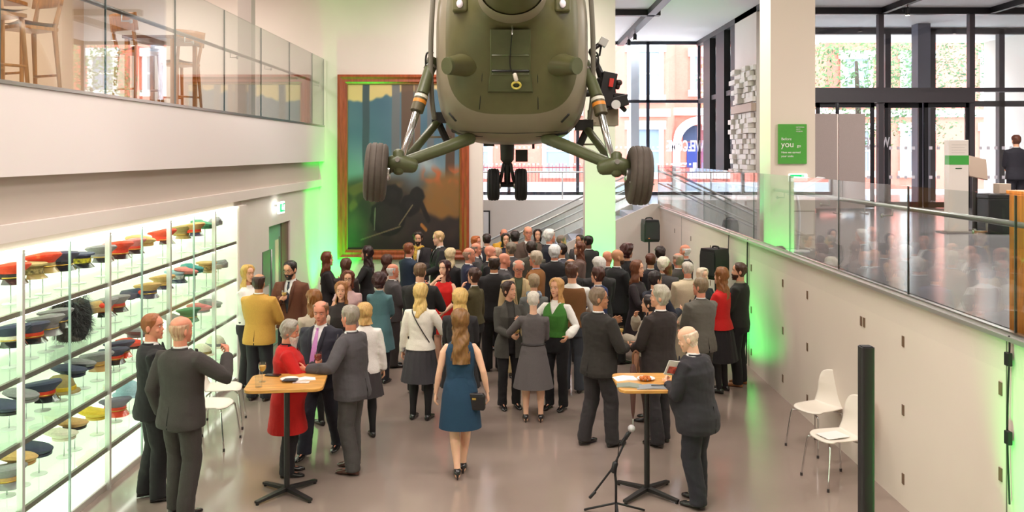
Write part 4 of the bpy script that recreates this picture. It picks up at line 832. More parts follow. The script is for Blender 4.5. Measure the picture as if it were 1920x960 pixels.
# balcony furniture
STW = wood_mat((176, 116, 56), .4, 4, (8, 8, 1))
def stool():
    t = thing('bar_stool', '', 'stool', (0, 0, 0), 0, 'wooden bar stools on the balcony')
    for sx in (-1, 1):
        obj('leg', MB().tube([(sx*.22, .2, 0), (sx*.17, .16, .78)], [.018, .024], 10), STW, t)
        obj('leg', MB().tube([(sx*.22, -.22, 0), (sx*.18, -.17, .78), (sx*.2, -.24, 1.1)], [.018, .026, .02], 10), STW, t)
    obj('seat', MB().grid(lambda u, v: V((u-.5)*.42, (v-.5)*.42, .79+.03*(2*u-1)**2+.012*(2*v-1)**2), 10, 10).rng(-.2, .2, -.2, .2, .75, .785), STW, t, angle=60)
    bk = obj('backrest', MB().grid(lambda u, v: V((u-.5)*.52, -.2-.07*cos((u-.5)*2.8)-.03*v, 1.02+.22*v), 14, 5), STW, t, angle=80); s_ = bk.modifiers.new('thick', 'SOLIDIFY'); s_.thickness = .022
    obj('footrest', MB().tube([(-.2, .19, .3), (.2, .19, .3)], .014, 8).tube([(-.2, -.19, .3), (.2, -.19, .3)], .014, 8), STW, t)
    return t
s0 = stool(); s0['label'] = 'wooden bar stool nearest the camera behind the balcony glass'; s0.location = (-4.75, 8.05, 3.84); s0.rotation_euler = (0, 0, R(-120))
dup(s0, (-4.95, 9.0, 3.84), R(150), 'wooden bar stool turned sideways, second along the balcony'); dup(s0, (-4.75, 11.2, 3.84), R(-30), 'wooden bar stool at the left of the balcony table'); dup(s0, (-4.8, 12.7, 3.84), R(60), 'wooden bar stool at the far side of the balcony table')
t = thing('balcony_table', 'dark topped high table on the balcony behind the glass', 'table', (-4.75, 11.95, 3.84)); obj('table_top', MB().rng(-.35, .35, -.45, .45, 1.0, 1.04), wood_mat((120, 84, 56), .4, 3, (8, 1, 8)), t, smooth=False, bevel=.005)
for x in (-.3, .3):
    for y in (-.4, .4): obj('leg', MB().rng(x-.025, x+.025, y-.025, y+.025, 0, 1.0), STW, t, smooth=False)
t = thing('balcony_table', 'small wooden high table between two bar stools on the balcony', 'table', (-5.3, 8.6, 3.84)); obj('table_top', MB().rng(-.35, .35, -.4, .4, 1.0, 1.04), STW, t, smooth=False, bevel=.005)
obj('pedestal', MB().tube([(0, 0, .02), (0, 0, 1.0)], .04, 12, rnd=False).lathe([(.25, 0), (.25, .02), (.05, .04)], 24), DARKM, t)
t = thing('bar_counter', 'dark timber bar counter at the back of the balcony', 'counter', (-8.3, 8.5, 3.84)); obj('counter_front', MB().rng(-.35, .35, -2.5, 3.5, 0, 1.05), wood_mat((96, 62, 42), .5, 2, (1, 1, 8)), t, smooth=False); obj('counter_top', MB().rng(-.42, .42, -2.55, 3.55, 1.05, 1.1), wood_mat((170, 108, 60), .35), t, smooth=False)
for k, y in enumerate((7.0, 8.5, 10.0)):
    t = thing('pendant_lamp', ('pendant lamp over the near end of the balcony bar', 'pendant lamp over the middle of the balcony bar', 'pendant lamp over the far end of the balcony bar')[k], 'lamp', (-8.2, y, 5.9), 0, 'pendant lamps over the bar')
    obj('shade', MB().lathe([(.16, 0), (.15, .03), (.05, .16), (.03, .2)], 20), mat((236, 200, 150), .5, emit=.8), t); obj('cord', MB().tube([(0, 0, .2), (0, 0, 1.05)], .008, 6), BLACK, t)
# ================================================================ people
PENDING = []
def later(o, vox, post=None, smooth=2, fold=0.0, fac=.5): PENDING.append((o, vox, post, smooth, fold, fac))
def interp(tab, z):
    if z <= tab[0][0]: return tab[0][1:]
    for a, b in zip(tab, tab[1:]):
        if z <= b[0]:
            t = (z-a[0])/(b[0]-a[0]); t = t*t*(3-2*t)*.5+t*.5
            return tuple(p+(q-p)*t for p, q in zip(a[1:], b[1:]))
    return tab[-1][1:]
MALE = [(.74, .165, .115, -.005), (.86, .172, .125, -.01), (.95, .170, .122, 0), (1.08, .160, .117, .005), (1.20, .170, .124, .008), (1.31, .188, .128, .005), (1.38, .188, .114, -.006), (1.425, .158, .094, -.014), (1.455, .100, .072, -.018), (1.48, .060, .058, -.014), (1.52, .054, .055, -.004)]
FEM = [(.74, .162, .115, -.005), (.86, .174, .127, -.012), (.95, .164, .117, -.006), (1.06, .132, .098, .0), (1.18, .144, .112, .012), (1.27, .155, .124, .016), (1.35, .152, .102, .0), (1.40, .118, .082, -.01), (1.435, .075, .060, -.014), (1.47, .048, .048, -.010), (1.52, .045, .047, -.002)]
def ik(a, c, l1, l2, pole):
    d = c-a; L = d.length
    if L > (l1+l2)*.995: c = a+d*((l1+l2)*.995/L); d = c-a; L = d.length
    x = (l1*l1-l2*l2+L*L)/(2*L); h = max(0, l1*l1-x*x)**.5; u = d/L
    p = pole-u*pole.dot(u); p = p.normalized() if p.length > 1e-5 else u.orthogonal().normalized()
    return a+u*x+p*h, c
HEAD = [(-.004, .012, .070, -.035), (.004, .030, .084, -.020), (.022, .046, .093, .010), (.045, .056, .095, .045), (.075, .064, .094, .072), (.100, .069, .092, .088), (.122, .071, .088, .096), (.145, .074, .094, .100), (.175, .075, .090, .100), (.200, .068, .072, .088), (.220, .050, .044, .064), (.232, .026, .014, .034), (.236, .006, -.004, .012)]
def head_pt(z, th, off=0.0):
    w, f, b = interp(HEAD, z); s, c = sin(th), cos(th)
    e = 2.3; x = math.copysign(abs(s)**(2/e), s)*w; y = (f if c > 0 else b)*math.copysign(abs(c)**(2/e), c)
    n = V(s/max(w, .02), c/max(f if c > 0 else b, .02), 0).normalized()
    return V(x, y, z)+n*off
def hair_mesh(st):
    """st: (z0, z1, open at hairline, open at side, open at bottom, thickness, wave, hang)"""
    z0, z1, o_top, o_mid, o_bot, th, wave, hang = st
    m = MB(); Rn, Cn = (26 if z1 > -.1 else 34), 44; rows = []
    for i in range(Rn+1):
        t = i/Rn; z = z0+(z1-z0)*(t**1.15 if z0 > .2 else t)
        op = 0 if z > .196 else None
        if op is None: op = interp([(-.6, o_bot), (.03, o_bot), (.10, o_mid), (.16, o_top), (.196, o_top*.75)], z)[0]
        if z > .196: op = o_top*.75*max(0, 1-(z-.196)/.018)
        row = []
        for j in range(Cn+1):
            u = j/Cn; a = op+(2*pi-2*op)*u
            ed = min(1, u*7, (1-u)*7) if op > .02 else 1
            eb = min(1, (z-z1)/.025) if hang == 0 else 1
            et = 1 if z0 > .22 else min(1, (z0-z)/.015)
            off = th*max(.12, min(ed, eb, et))+.001
            g = sin(a*17+z*wave*60)*.0022+sin(a*31+2+z*30)*.0014+noise.noise(V(sin(a)*3, cos(a)*3, z*14))*.006*(1+wave*2)
            zc = max(z, .06); p = head_pt(min(zc, .234), a, off+g*(off/th if th else 1))
            if z > .20: p.z += th*.7*min(1, (z-.20)/.03)
            if z < .06:
                k = (.06-z); dr = min(1, k/.18)
                p = V(p.x*(1+hang*k*1.2), p.y*(1-.0*k)-.02*dr-(.02*dr if p.y < 0 else -.01*dr), z)
                p += V(sin(z*38+a*2)*.006*wave, sin(z*31+a*3)*.006*wave, 0)
            row.append(p)
        rows.append(row)
    if z0 > .2:
        ct = sum(rows[0], V(0, 0, 0))/len(rows[0]); rows.insert(0, [ct+V(0, 0, .002)]*(Cn+1))
    for r in (rows[-1],):   # close the lower edge inwards
        rows.append([V(p.x*.72, p.y*.72-.004, p.z+.012) for p in r])
    nv = Cn+1; vs = [p for r in rows for p in r]
    m.add(vs, [(i*nv+j, (i+1)*nv+j, (i+1)*nv+j+1, i*nv+j+1) for i in range(len(rows)-1) for j in range(Cn)])
    return m
HS = {'short': (.240, .04, .95, 1.35, 1.75, .012, .3, 0), 'crop': (.238, .05, 1.0, 1.45, 1.85, .006, .2, 0), 'full': (.243, .025, .85, 1.25, 1.65, .022, .8, 0), 'curly': (.246, .0, .8, 1.1, 1.4, .042, 2.2, 0),
      'fringe': (.170, .03, 1.35, 1.4, 1.8, .010, .4, 0), 'thin': (.205, .03, 1.15, 1.35, 1.8, .010, .5, 0), 'bob': (.243, -.035, .85, 1.05, 1.0, .026, .8, .9), 'long': (.243, -.24, .8, 1.08, 1.05, .022, 1.0, .7), 'vlong': (.243, -.33, .75, 1.05, 1.0, .024, 1.0, .8), 'updo': (.243, .02, .9, 1.25, 1.7, .018, .5, 0)}
_H = {}
SKIN = {'p': (226, 168, 136), 'r': (222, 146, 118), 't': (198, 140, 104), 'd': (104, 66, 48), 'l': (236, 186, 156)}
def skin_m(k): return mat(SKIN[k], .5, var=.05, scale=14)
def hair_m(c): return mat(c, .45, var=.22, scale=90, stretch=(1, 1, .12))
def cloth(c, sh=0.03): return mat(c, .85, var=.10, scale=140, bump=.12, bscale=420, sheen=sh)
ARMS = {'down': (.285, .05, .80), 'downf': (.25, .14, .82), 'glass': (.13, .33, 1.17), 'glasslow': (.16, .30, 1.04), 'front': (.04, .27, 1.02), 'drink': (.07, .20, 1.47), 'chin': (.05, .19, 1.44), 'talk': (.26, .32, 1.22), 'back': (.06, -.19, .95), 'point': (.30, .40, 1.33), 'read': (.10, .34, 1.16), 'reach': (.20, .46, 1.12), 'pocket': (.25, .02, .88), 'belly': (.0, .22, 1.12), 'wide': (.40, .28, 1.10)}
def hand(mb, wrist, u, n, side, s, curl=.35, fine=True, spread=1.0):
    u = u.normalized(); n = (n-u*n.dot(u)).normalized(); w = n.cross(u)
    if w.dot(V(0, .6, .8)) < 0: w = -w
    mb.tube([wrist-u*.02*s, wrist+u*.02*s, wrist+u*.06*s, wrist+u*.095*s], [.026*s, .033*s, .041*s, .040*s], 10, flat=.42, up=n)
    for k, (off, ln) in enumerate(((.031, .070), (.0105, .080), (-.0105, .075), (-.031, .060))):
        p = wrist+u*(.092-.004*abs(k-1))*s+w*off*s; d = (u+w*off*1.8*spread).normalized(); pts = [p-u*.02*s, p]; c = 0
        for sg in (.45, .30, .25):
            c += curl*(1+.12*k); dd = d*cos(c)+n*sin(c); p = p+dd*ln*sg*s; pts.append(p)
        mb.tube(pts, [.0095*s, .0095*s, .0088*s, .0082*s, .007*s], 7)
    b = wrist+u*.035*s+w*.026*s; d1 = (u*.62+w*.62+n*.35).normalized(); d2 = (u*.85+w*.15+n*(.35+curl*.4)).normalized()
    mb.tube([b-w*.01*s, b+d1*.035*s, b+d1*.035*s+d2*.03*s, b+d1*.035*s+d2*.055*s], [.014*s, .0115*s, .010*s, .008*s], 7)
    return wrist+u*.085*s+n*.035*s
def person(label, at_, f, top='suit', tc=(34, 33, 36), bot='trousers', bc=None, fem=False, hair='short', hc=(60, 44, 34), skin='p', L='down', Rr='down', yaw=0, pitch=0, lean=0.0, g=1.0, shirt=(236, 234, 232), tie=None, beard=None, glasses=False, vdepth=1.18, hem=None, step=0.0, stance=.1, shoes=(26, 24, 24), hold=None, bare=False, scarf=None, xy=None, sleeve=None, extra=None, longhem=None, curlL=.3, curlR=.3, zfloor=0.0, noface=False):
    px, hy, d = at_
    h = EYE-(hy-HY)*d/F-zfloor; X = (px-CX)/F*d
    s = h/1.765; ho_ = lean*.70*s; X -= ho_*sin(R(f)); d -= ho_*cos(R(f)); near = d < 11.6; vox = (.0055 if d < 10.5 else .007 if d < 12 else .009 if d < 13.6 else .011)*1.0; gv = .010 if d < 11.6 else .014
    root = tag(link('person', None, None, (X, d, zfloor), R(-f)), label, 'person', 'guests at the reception')
    T = FEM if fem else MALE
    base = .95*s
    def tr(p): return V(p.x, p.y+(lean*(p.z-base) if p.z > base else 0), p.z)
    def rings(zs, off=0.0, gut=0.0, exp=2.35, wscale=1.0, n=28, fl=None):
        out = []
        for z in zs:
            rx, ry, cy = interp(T, z); k = g if .78 < z < 1.36 else 1+(g-1)*.4
            rx = rx*k*wscale+off; ry = ry*k+off*.9+gut*math.exp(-((z-1.05)/.14)**2)*.5; cy = cy+gut*math.exp(-((z-1.05)/.14)**2)*.5
            if fl: a_, b_ = fl(z); rx += a_; ry += b_
            out.append([tr(V(math.copysign(abs(cos(a))**(2/exp), cos(a))*rx, cy+math.copysign(abs(sin(a))**(2/exp), sin(a))*ry, z)*s) for a in [2*pi*q/n for q in range(n)]])
        return out
    gut = max(0, g-1)*.5
    # joints ------------------------------------------------------------
    shx, shz = (.160, 1.375) if fem else (.190, 1.392)
    J = {}
    for sd, pose in ((-1, L), (1, Rr)):
        a = tr(V(sd*shx, -.01, shz)*s); q = ARMS[pose] if isinstance(pose, str) else pose
        hang = q[2] < .95 and abs(q[0]) > .15
        tgt = V(sd*q[0], q[1], q[2])*s
        if hang: tgt = V(sd*(q[0]+(g-1)*.12-(.012 if fem else 0)), q[1]+lean*.2, q[2])*s
        pole = V(sd*.35, -1, -.15) if hang else V(sd*.75, -.45, -.8)
        e, w = ik(a, tgt, (.275 if fem else .29)*s, (.245 if fem else .26)*s, pole); J[sd] = (a, e, w, hang)
    legs = {}
    for sd in (-1, 1):
        a = V(sd*.088, -.005, .92)*s; st = step*sd
        ank = V(sd*stance, st-.02, .085+max(0, -st*.12))*s
        k, ank = ik(a, ank, .424*s, .416*s, V(sd*.12, 1, 0)); legs[sd] = (a, k, ank)
    # body: one continuous surface ---------------------------------------
    bm_ = MB(); bm_.loft(rings([.83, .86, .92, .98, 1.06, 1.14, 1.22, 1.30, 1.36, 1.40, 1.43, 1.455, 1.48, 1.51, 1.54], -.012))
    hd0 = tr(V(0, 0, 1.525)*s)
    HM = Matrix.Translation(hd0) @ Matrix.Rotation(R(-yaw), 4, 'Z') @ Matrix.Rotation(R(pitch), 4, 'X') @ Matrix.Diagonal((s, s, s, 1))
    if fem: HM = HM @ Matrix.Diagonal((.95, .95, .99, 1))
    hp_ = lambda x, y, z: HM @ V(x, y, z)
    bm_.tube([tr(V(0, -.02, 1.44)*s), tr(V(0, -.012, 1.50)*s), hp_(0, -.012, .03), hp_(0, -.012, .09)], [(.056 if fem else .064)*s, (.049 if fem else .058)*s, (.05 if fem else .058)*s, .05*s], 14)
    bm_.loft([[HM @ head_pt(z, 2*pi*q/28) for q in range(28)] for z in (-.004, .002, .012, .03, .05, .075, .1, .122, .145, .165, .185, .205, .220, .230, .236)])
    bm_.tube([hp_(0, .082, .130), hp_(0, .093, .106), hp_(0, .102, .087), hp_(0, .092, .079)], [.007*s, .009*s, .0115*s, .009*s], 8)
    for sd in (-1, 1):
        bm_.ell(hp_(sd*.012, .091, .082), (.008*s, .008*s, .007*s), 8, 6); bm_.tube([hp_(sd*.012, .086, .140), hp_(sd*.035, .082, .142), hp_(sd*.056, .062, .135)], [.007*s, .0085*s, .006*s], 7)
        bm_.ell(hp_(sd*.042, .062, .080), (.019*s, .019*s, .022*s), 8, 6)
        Me = (HM.to_3x3() @ Matrix.Rotation(sd*.35, 3, 'Z')).normalized(); bm_.ell(hp_(sd*.078, -.012, .100), (.010*s, .021*s, .033*s), 10, 8, Me)
        a, e, w, hang = J[sd]; rr = .88 if fem else 1.0
        bm_.tube([a+V(-sd*.03, 0, .0)*s, a+(e-a)*.25, a+(e-a)*.7, e, e+(w-e)*.3, e+(w-e)*.75, w], [.048*s*rr, .050*s*rr, .043*s*rr, .038*s*rr, .041*s*rr, .031*s*rr, .026*s*rr], 12)
        a2, k2, an = legs[sd]
        bm_.tube([a2+V(0, 0, .04)*s, a2+(k2-a2)*.3, a2+(k2-a2)*.8, k2, k2+(an-k2)*.3, k2+(an-k2)*.8, an, an-V(0, 0, .03)*s], [.086*s, .082*s, .060*s, .054*s, .056*s, .036*s, .034*s, .034*s], 14)
        bm_.tube([an+V(0, -.03, -.045)*s, an+V(0, .05, -.045)*s, an+V(0, .13, -.06)*s], [.03*s, .032*s, .022*s], 8)
    bm_.tube([hp_(0, .075, .006), hp_(0, .088, .012)], [.016*s, .014*s], 8)
    spots = {}
    for sd, cu in ((-1, curlL), (1, curlR)):
        a, e, w, hang = J[sd]; u = (w-e).normalized(); hold_here = hold and hold[1] == sd
        if hang: u = (u+V(0, .05, -.6)).normalized(); n = V(-sd, .15, 0)
        else: n = V(-sd*.9, .1, .35) if not hold_here else V(-sd, .3, .0)
        if not hang and (L if sd < 0 else Rr) in ('drink', 'chin'): n = V(-sd*.6, -.6, -.2)
        spots[sd] = hand(bm_, w, u, n, sd, s*(.92 if fem else 1.0), .75 if hold_here else cu, near)
    body = obj('body', bm_, skin_m(skin), root); later(body, vox, None, 2 if near else 1, 0, .35)
    # face --------------------------------------------------------------
    key = 'eye'
    if key not in _H:
        e_ = MB(); e_.mi = 0; e_.ell((0, 0, 0), (.0115, .0100, .0068), 10, 8); e_.mi = 1; e_.ell((0, .0052, 0), (.0056, .006, .0056), 8, 6); _H[key] = e_.mesh([mat((204, 192, 184), .25), mat((40, 30, 26), .2)])
        _H['lips'] = MB().tube([(-.024, -.012, .002), (-.012, -.001, .004), (0, .002, .002), (.012, -.001, .004), (.024, -.012, .002)], [.003, .0065, .0075, .0065, .003], 8, flat=.75).mesh(mat((176, 92, 84), .45))
    for sd in (-1, 1):
        o = link('eye', _H['eye'], root); o.matrix_local = HM @ Matrix.Translation((sd*.031, .0795, .117))
    o = link('lips', _H['lips'], root); o.matrix_local = HM @ Matrix.Translation((0, .0945, .047))
    eb = MB()
    for sd in (-1, 1): eb.tube([V(sd*.014, .0945, .139), V(sd*.034, .0915, .144), V(sd*.055, .071, .137)], [.0025, .0032, .002], 6)
    o = obj('eyebrows', eb, hair_m(tuple(int(c*.75) for c in hc)), root); o.matrix_local = HM
    if hair and hair != 'bald':
        if hair not in _H: _H[hair] = hair_mesh(HS[hair])
        ho = obj('hair', _H[hair], hair_m(hc), root, angle=80); ho.matrix_local = HM
        if hair == 'updo':
            b_ = obj('hair_bun', MB().ell((0, -.115, .16), (.05, .04, .045), 14, 10), hair_m(hc), ho)
    if beard:
        bc_, ln = beard; bb_ = MB(); rows = []
        for i in range(9):
            z = .066-(.07+ln)*i/8; row = []
            for j in range(19):
                a = -1.45+2.9*j/18; zz = max(z, .0); k = min(1, (18-j)/3, j/3)
                p = head_pt(max(.004, zz), a, (.012 if ln < .05 else .02)*k+.001+noise.noise(V(a*4, z*30, 1))*.003)
                if z < .004: q = (.004-z); p = V(p.x*max(.25, 1-q*4.2), p.y+q*.10, z)
                if abs(a) < .30 and z > .034: p = head_pt(zz, a, -.004)
                row.append(p)
            rows.append(row)
        rows.append([V(p.x*.6, p.y-.03, p.z+.02) for p in rows[-1]])
        bb_.add([p for r in rows for p in r], [(i*19+j, i*19+j+1, (i+1)*19+j+1, (i+1)*19+j) for i in range(len(rows)-1) for j in range(18)])
        bb_.tube([V(-.03, .085, .062), V(0, .104, .066), V(.03, .085, .062)], [.005, .009, .005], 7)
        o = obj('beard', bb_, hair_m(bc_), root, angle=80); o.matrix_local = HM
    if glasses:
        gl = MB()
        for sd in (-1, 1):
            gl.tube([V(sd*.032+.024*cos(a), .104-.006*abs(cos(a)), .116+.018*sin(a)) for a in [i*pi/8 for i in range(17)]], .0022, 5, rnd=False)
            gl.tube([V(sd*.056, .098, .122), V(sd*.074, .05, .122), V(sd*.078, -.015, .118)], .002, 5)
        gl.tube([V(-.01, .106, .118), V(.01, .106, .118)], .0022, 5)
        o = obj('spectacles', gl, mat((40, 30, 28), .3), root); o.matrix_local = HM
        if hair == 'short' and False: pass
    # clothes -------------------------------------------------------------
    def sleeve_tubes(mb, off, to=1.0, puff=0.0):
        for sd in (-1, 1):
            a, e, w, hang = J[sd]; rr = .9 if fem else 1.0
            pts = [a+V(-sd*.055, 0, -.012)*s, a+V(-sd*.0, 0, -.002)*s, a+(e-a)*.35, a+(e-a)*.8, e]; rd = [.060*rr+off, .060*rr+off, .056*rr+off, .049*rr+off, .046*rr+off]
            if to > .5: pts += [e+(w-e)*.35, e+(w-e)*.8, e+(w-e)*(.97 if to == 1 else to)]; rd += [.045*rr+off+puff, .039*rr+off+puff*1.3, .036*rr+off]
            elif to < .5: pts = pts[:3]; rd = rd[:3]
            mb.tube(pts, [r*s for r in rd], 14, rnd=True)
    def zs(a, b, n): return [a+(b-a)*i/n for i in range(n+1)]
    def trousers(c):
        m = MB(); m.loft(rings(zs(.77, 1.06, 6), .012, gut))
        for sd in (-1, 1):
            a2, k2, an = legs[sd]
            m.tube([a2+V(-sd*.004, -.004, .03)*s, a2+(k2-a2)*.35, a2+(k2-a2)*.8, k2+V(0, .004, 0), k2+(an-k2)*.35, k2+(an-k2)*.75, an+V(0, .01, .0)*s, an+V(0, .012, -.045)*s], [r*s*(1+(g-1)*.6) for r in (.100, .098, .088, .085, .081, .076, .076, .078)] if not fem else [.098*s, .092*s, .076*s, .072*s, .069*s, .066*s, .066*s, .067*s], 16, rnd=False)
        o = obj('trousers', m, cloth(c), root); later(o, gv, None, 2, .005 if near else 0)
    def skirt(c, z0, z1, fl, name='skirt', pleat=0.0, off=.014):
        m = MB(); rg = []
        for i in range(15):
            z = z0+(z1-z0)*i/14; rx, ry, cy = interp(T, max(z, .86)); t = max(0, (.9-z)/.5); n = 64
            rx = rx*g+off+fl*t; ry = ry*g+off+fl*t*.9
            rg.append([tr(V(cos(a)*(rx+pleat*sin(a*16)*min(1, i/4)), cy+sin(a)*(ry+pleat*sin(a*16)*min(1, i/4)), z)*s) for a in [2*pi*q/n for q in range(n)]])
        rg.append([p*.93+V(0, 0, p.z*.07) for p in rg[-1]]); m.loft(rg, (True, True)); return obj(name, m, cloth(c), root)
    def upper(name, c, zb, off, to=1.0, fl=None, puff=0.0, vcut=None, open_=False, top=1.475, fold=.004, cap=True, m_=None):
        m = MB(); n = 11; m.loft(rings(zs(zb-.035, 1.22, 6)+[1.28, 1.33, 1.37, 1.40, 1.425, 1.445, 1.46, top], off, gut, fl=fl))
        if to: sleeve_tubes(m, off*.75, to, puff)
        o = obj(name, m, m_ or cloth(c), root)
        post = None
        def post(me, v=vcut):
            if v: cut_v(me, v, s, lean, base)
            r_ = interp(T, zb); cut_z(me, zb*s, (r_[0]*g+off+.055)*s, (r_[1]*g+off+.06)*s)
        later(o, gv, post, 2 if near else 2, fold if near else fold*.6); return o
    fl = None
    if top in ('suit', 'blazer', 'coat', 'jacket', 'cardigan', 'opencoat'):
        z0 = {'suit': .80, 'blazer': .80, 'coat': .55, 'jacket': .92, 'cardigan': .74, 'opencoat': .60}[top]
        if hem: z0 = hem
        if z0 < .7:
            T = [(.40, T[1][1]+.02, T[1][2]+.02, 0)]+[t for t in T if t[0] > .8]
        upper('shirt', shirt, .95, .004, .95, fold=0, top=1.485)
        fl = lambda z: (max(0, 1.04-z)*.09, max(0, 1.04-z)*.10)
        jn = {'suit': 'suit_jacket', 'blazer': 'blazer', 'coat': 'long_coat', 'jacket': 'jacket', 'cardigan': 'cardigan', 'opencoat': 'open_coat'}[top]
        J_ = upper(jn, tc, z0, .026 if not fem else .018, 1.0 if not sleeve else sleeve, fl, vcut=((.062, 1.475), (.006, vdepth)) if top not in ('cardigan', 'opencoat') else ((.055, 1.475), (.045, z0-.05)))
        if top in ('suit', 'blazer'):
            ly = interp(T, 1.3)
            for sd in (-1, 1):
                lp = MB(); P_ = []
                for i in range(7):
                    t = i/6; z = 1.462+(vdepth-1.462)*t; xx = .060*(1-t)+.010; wd = .048*sin(pi*min(1, t*.8+.25))
                    def sp(x):
                        rx, ry, cy = interp(T, min(z, 1.43)); rx = rx*(g if z < 1.36 else 1)+.026; ry = ry*(g if z < 1.36 else 1)+.0235+gut*math.exp(-((z-1.05)/.14)**2)*.5; cy += gut*math.exp(-((z-1.05)/.14)**2)*.5
                        q = max(0, 1-abs(x/rx)**2.35)**(1/2.35); return tr(V(sd*x, cy+ry*q+.006, z)*s)
                    P_.append((sp(xx), sp(xx+wd)))
                lp.add([p for q in P_ for p in q], [(2*i, 2*i+1, 2*i+3, 2*i+2) for i in range(6)])
                lo = obj('lapel', lp, cloth(tuple(max(0, int(c*.9)) for c in tc)), J_); sm = lo.modifiers.new('thick', 'SOLIDIFY'); sm.thickness = .006
        col = MB(); rg = []
        for rr, z, y0 in ((.070, 1.452, -.014), (.066, 1.485, -.012), (.061, 1.505, -.008), (.057, 1.50, -.008)):
            rr = rr*(.84 if fem else 1); rg.append([tr(V(rr*cos(a), y0+rr*1.0*sin(a), z-.022*max(0, sin(a))**2)*s) for a in [2*pi*q/24 for q in range(24)]])
        col.loft(rg, (False, False)); obj('shirt_collar', col, cloth(shirt), root)
        cl2 = MB(); rg = []
        for rr, z, y0 in ((.092, 1.445, -.018), (.077, 1.478, -.016), (.071, 1.492, -.014), (.068, 1.478, -.012)):
            rr = rr*(.84 if fem else 1); rg.append([tr(V(rr*1.04*cos(a), y0+rr*sin(a), z-.0*sin(a))*s) for a in [pi*.93+pi*1.14*q/20 for q in range(21)]])
        nv = 21; cl2.add([p for r in rg for p in r], [(i*nv+j, i*nv+j+1, (i+1)*nv+j+1, (i+1)*nv+j) for i in range(3) for j in range(20)]); obj('jacket_collar', cl2, cloth(tuple(max(0, int(c*.92)) for c in tc)), J_)
        if tie:
            def fy(z):
                rx, ry, cy = interp(T, min(z, 1.44)); k = g if z < 1.36 else 1; return ry*k+cy+.016+max(0, g-1)*.10+gut*math.exp(-((z-1.05)/.14)**2)
            tm = MB().loft([[tr(V(w_*a_, fy(z)+b_, z)*s) for a_, b_ in ((-1, 0), (0, .006), (1, 0), (0, -.006))] for z, w_ in ((1.468, .017), (1.438, .013), (1.43, .016), (1.25, .032), (1.08, .040), (1.04, .002))])
            obj('tie', tm, mat(tie, .5, var=.08, scale=80), root)
        if not fem and top in ('suit', 'blazer') and d < 14:
            def by(z):
                rx, ry, cy = interp(T, z); return cy-ry*g-.0245-max(0, 1.04-z)*.10*.9
            vt = MB().loft([[V(q*(1.02-z)*.035, by(z)-.001, z)*s for q in (-1, 1)]+[V(0, by(z)+.012, z)*s] for z in (1.0, .93, .87, z0+.002)]); obj('back_vent', vt, mat((12, 12, 13), .9), J_)
    elif top in ('sweater', 'shirt', 'blouse', 'top'):
        zb = hem or (.86 if top != 'blouse' else .92)
        upper({'sweater': 'sweater', 'shirt': 'shirt', 'blouse': 'blouse', 'top': 'knit_top'}[top], tc, zb, .026 if bot == 'skirt' else .016, 1.0 if sleeve is None else sleeve, puff=.018 if top == 'blouse' else 0)
        if top in ('sweater', 'shirt') and not fem:
            col = MB(); col.loft([[tr(V(rr*cos(a), -.012+rr*sin(a), z-.018*max(0, sin(a))**2)*s) for a in [2*pi*q/24 for q in range(24)]] for rr, z in ((.072, 1.455), (.067, 1.486), (.060, 1.502), (.057, 1.495))], (False, False)); obj('shirt_collar', col, cloth(shirt), root)
    elif top == 'vest':
        upper('shirt', shirt, .92, .010, 1.0, puff=.014 if fem else .004)
        m = MB(); m.loft(rings(zs(.90 if not fem else .98, 1.22, 6)+[1.28, 1.33, 1.37, 1.395, 1.42, 1.435], .024, gut)); o = obj('waistcoat', m, cloth(tc), root); later(o, gv, (lambda me: cut_v(me, ((.075, 1.45), (.004, 1.30)), s, lean, base)) if fem or True else None, 2, .002)
        col = MB(); col.loft([[tr(V(rr*cos(a), -.012+rr*sin(a), z-.03*max(0, sin(a))**2)*s) for a in [2*pi*q/24 for q in range(24)]] for rr, z in ((.088, 1.442), (.067, 1.482), (.056, 1.496), (.053, 1.485))], (False, False)); obj('shirt_collar', col, cloth(shirt), root)
    elif top == 'dress':
        upper('bodice', tc, .90, .012, (0 if bare else (sleeve or 1.0)), top=1.41 if bare else 1.455)
        o = skirt(tc, 1.06, hem or .55, .05 if bare else .10, 'dress_skirt', 0, .016)
    if bot == 'trousers': trousers(bc or tc)
    elif bot == 'skirt': skirt(bc or tc, 1.05, hem if (hem and top != 'jacket' and top != 'top') else (longhem or .55), .09, 'skirt', .006)
    if top != 'dress' and bot != 'trousers' or extra == 'tights':
        if extra == 'tights':
            m = MB()
            for sd in (-1, 1):
                a2, k2, an = legs[sd]; m.tube([a2, a2+(k2-a2)*.5, k2, k2+(an-k2)*.3, k2+(an-k2)*.8, an-V(0, 0, .03)*s], [.088*s, .078*s, .060*s, .062*s, .042*s, .040*s], 14)
            o = obj('tights', m, mat((24, 22, 24), .7), root)
    if scarf:
        m = MB(); m.tube([tr(V(.088*cos(a), -.01+.092*sin(a), 1.455+.014*sin(a*3))*s) for a in [i*pi/8 for i in range(17)]], .034*s, 10, rnd=False); m.tube([tr(V(.03, .09, 1.44)*s), tr(V(.05, .145, 1.30)*s), tr(V(.05, .15, 1.15)*s)], [.03*s, .035*s, .03*s], 10, 3)
        obj('scarf', m, mat(scarf, .8, var=.5, scale=30), root)
    if 'belted' in label:
        obj('belt', MB().tube([tr(V((interp(T, 1.05)[0]+.024)*cos(a), interp(T, 1.05)[2]+(interp(T, 1.05)[1]+.022)*sin(a), 1.05)*s) for a in [i*pi/14 for i in range(29)]], .012*s, 6, rnd=False), mat((40, 34, 34), .5), root)
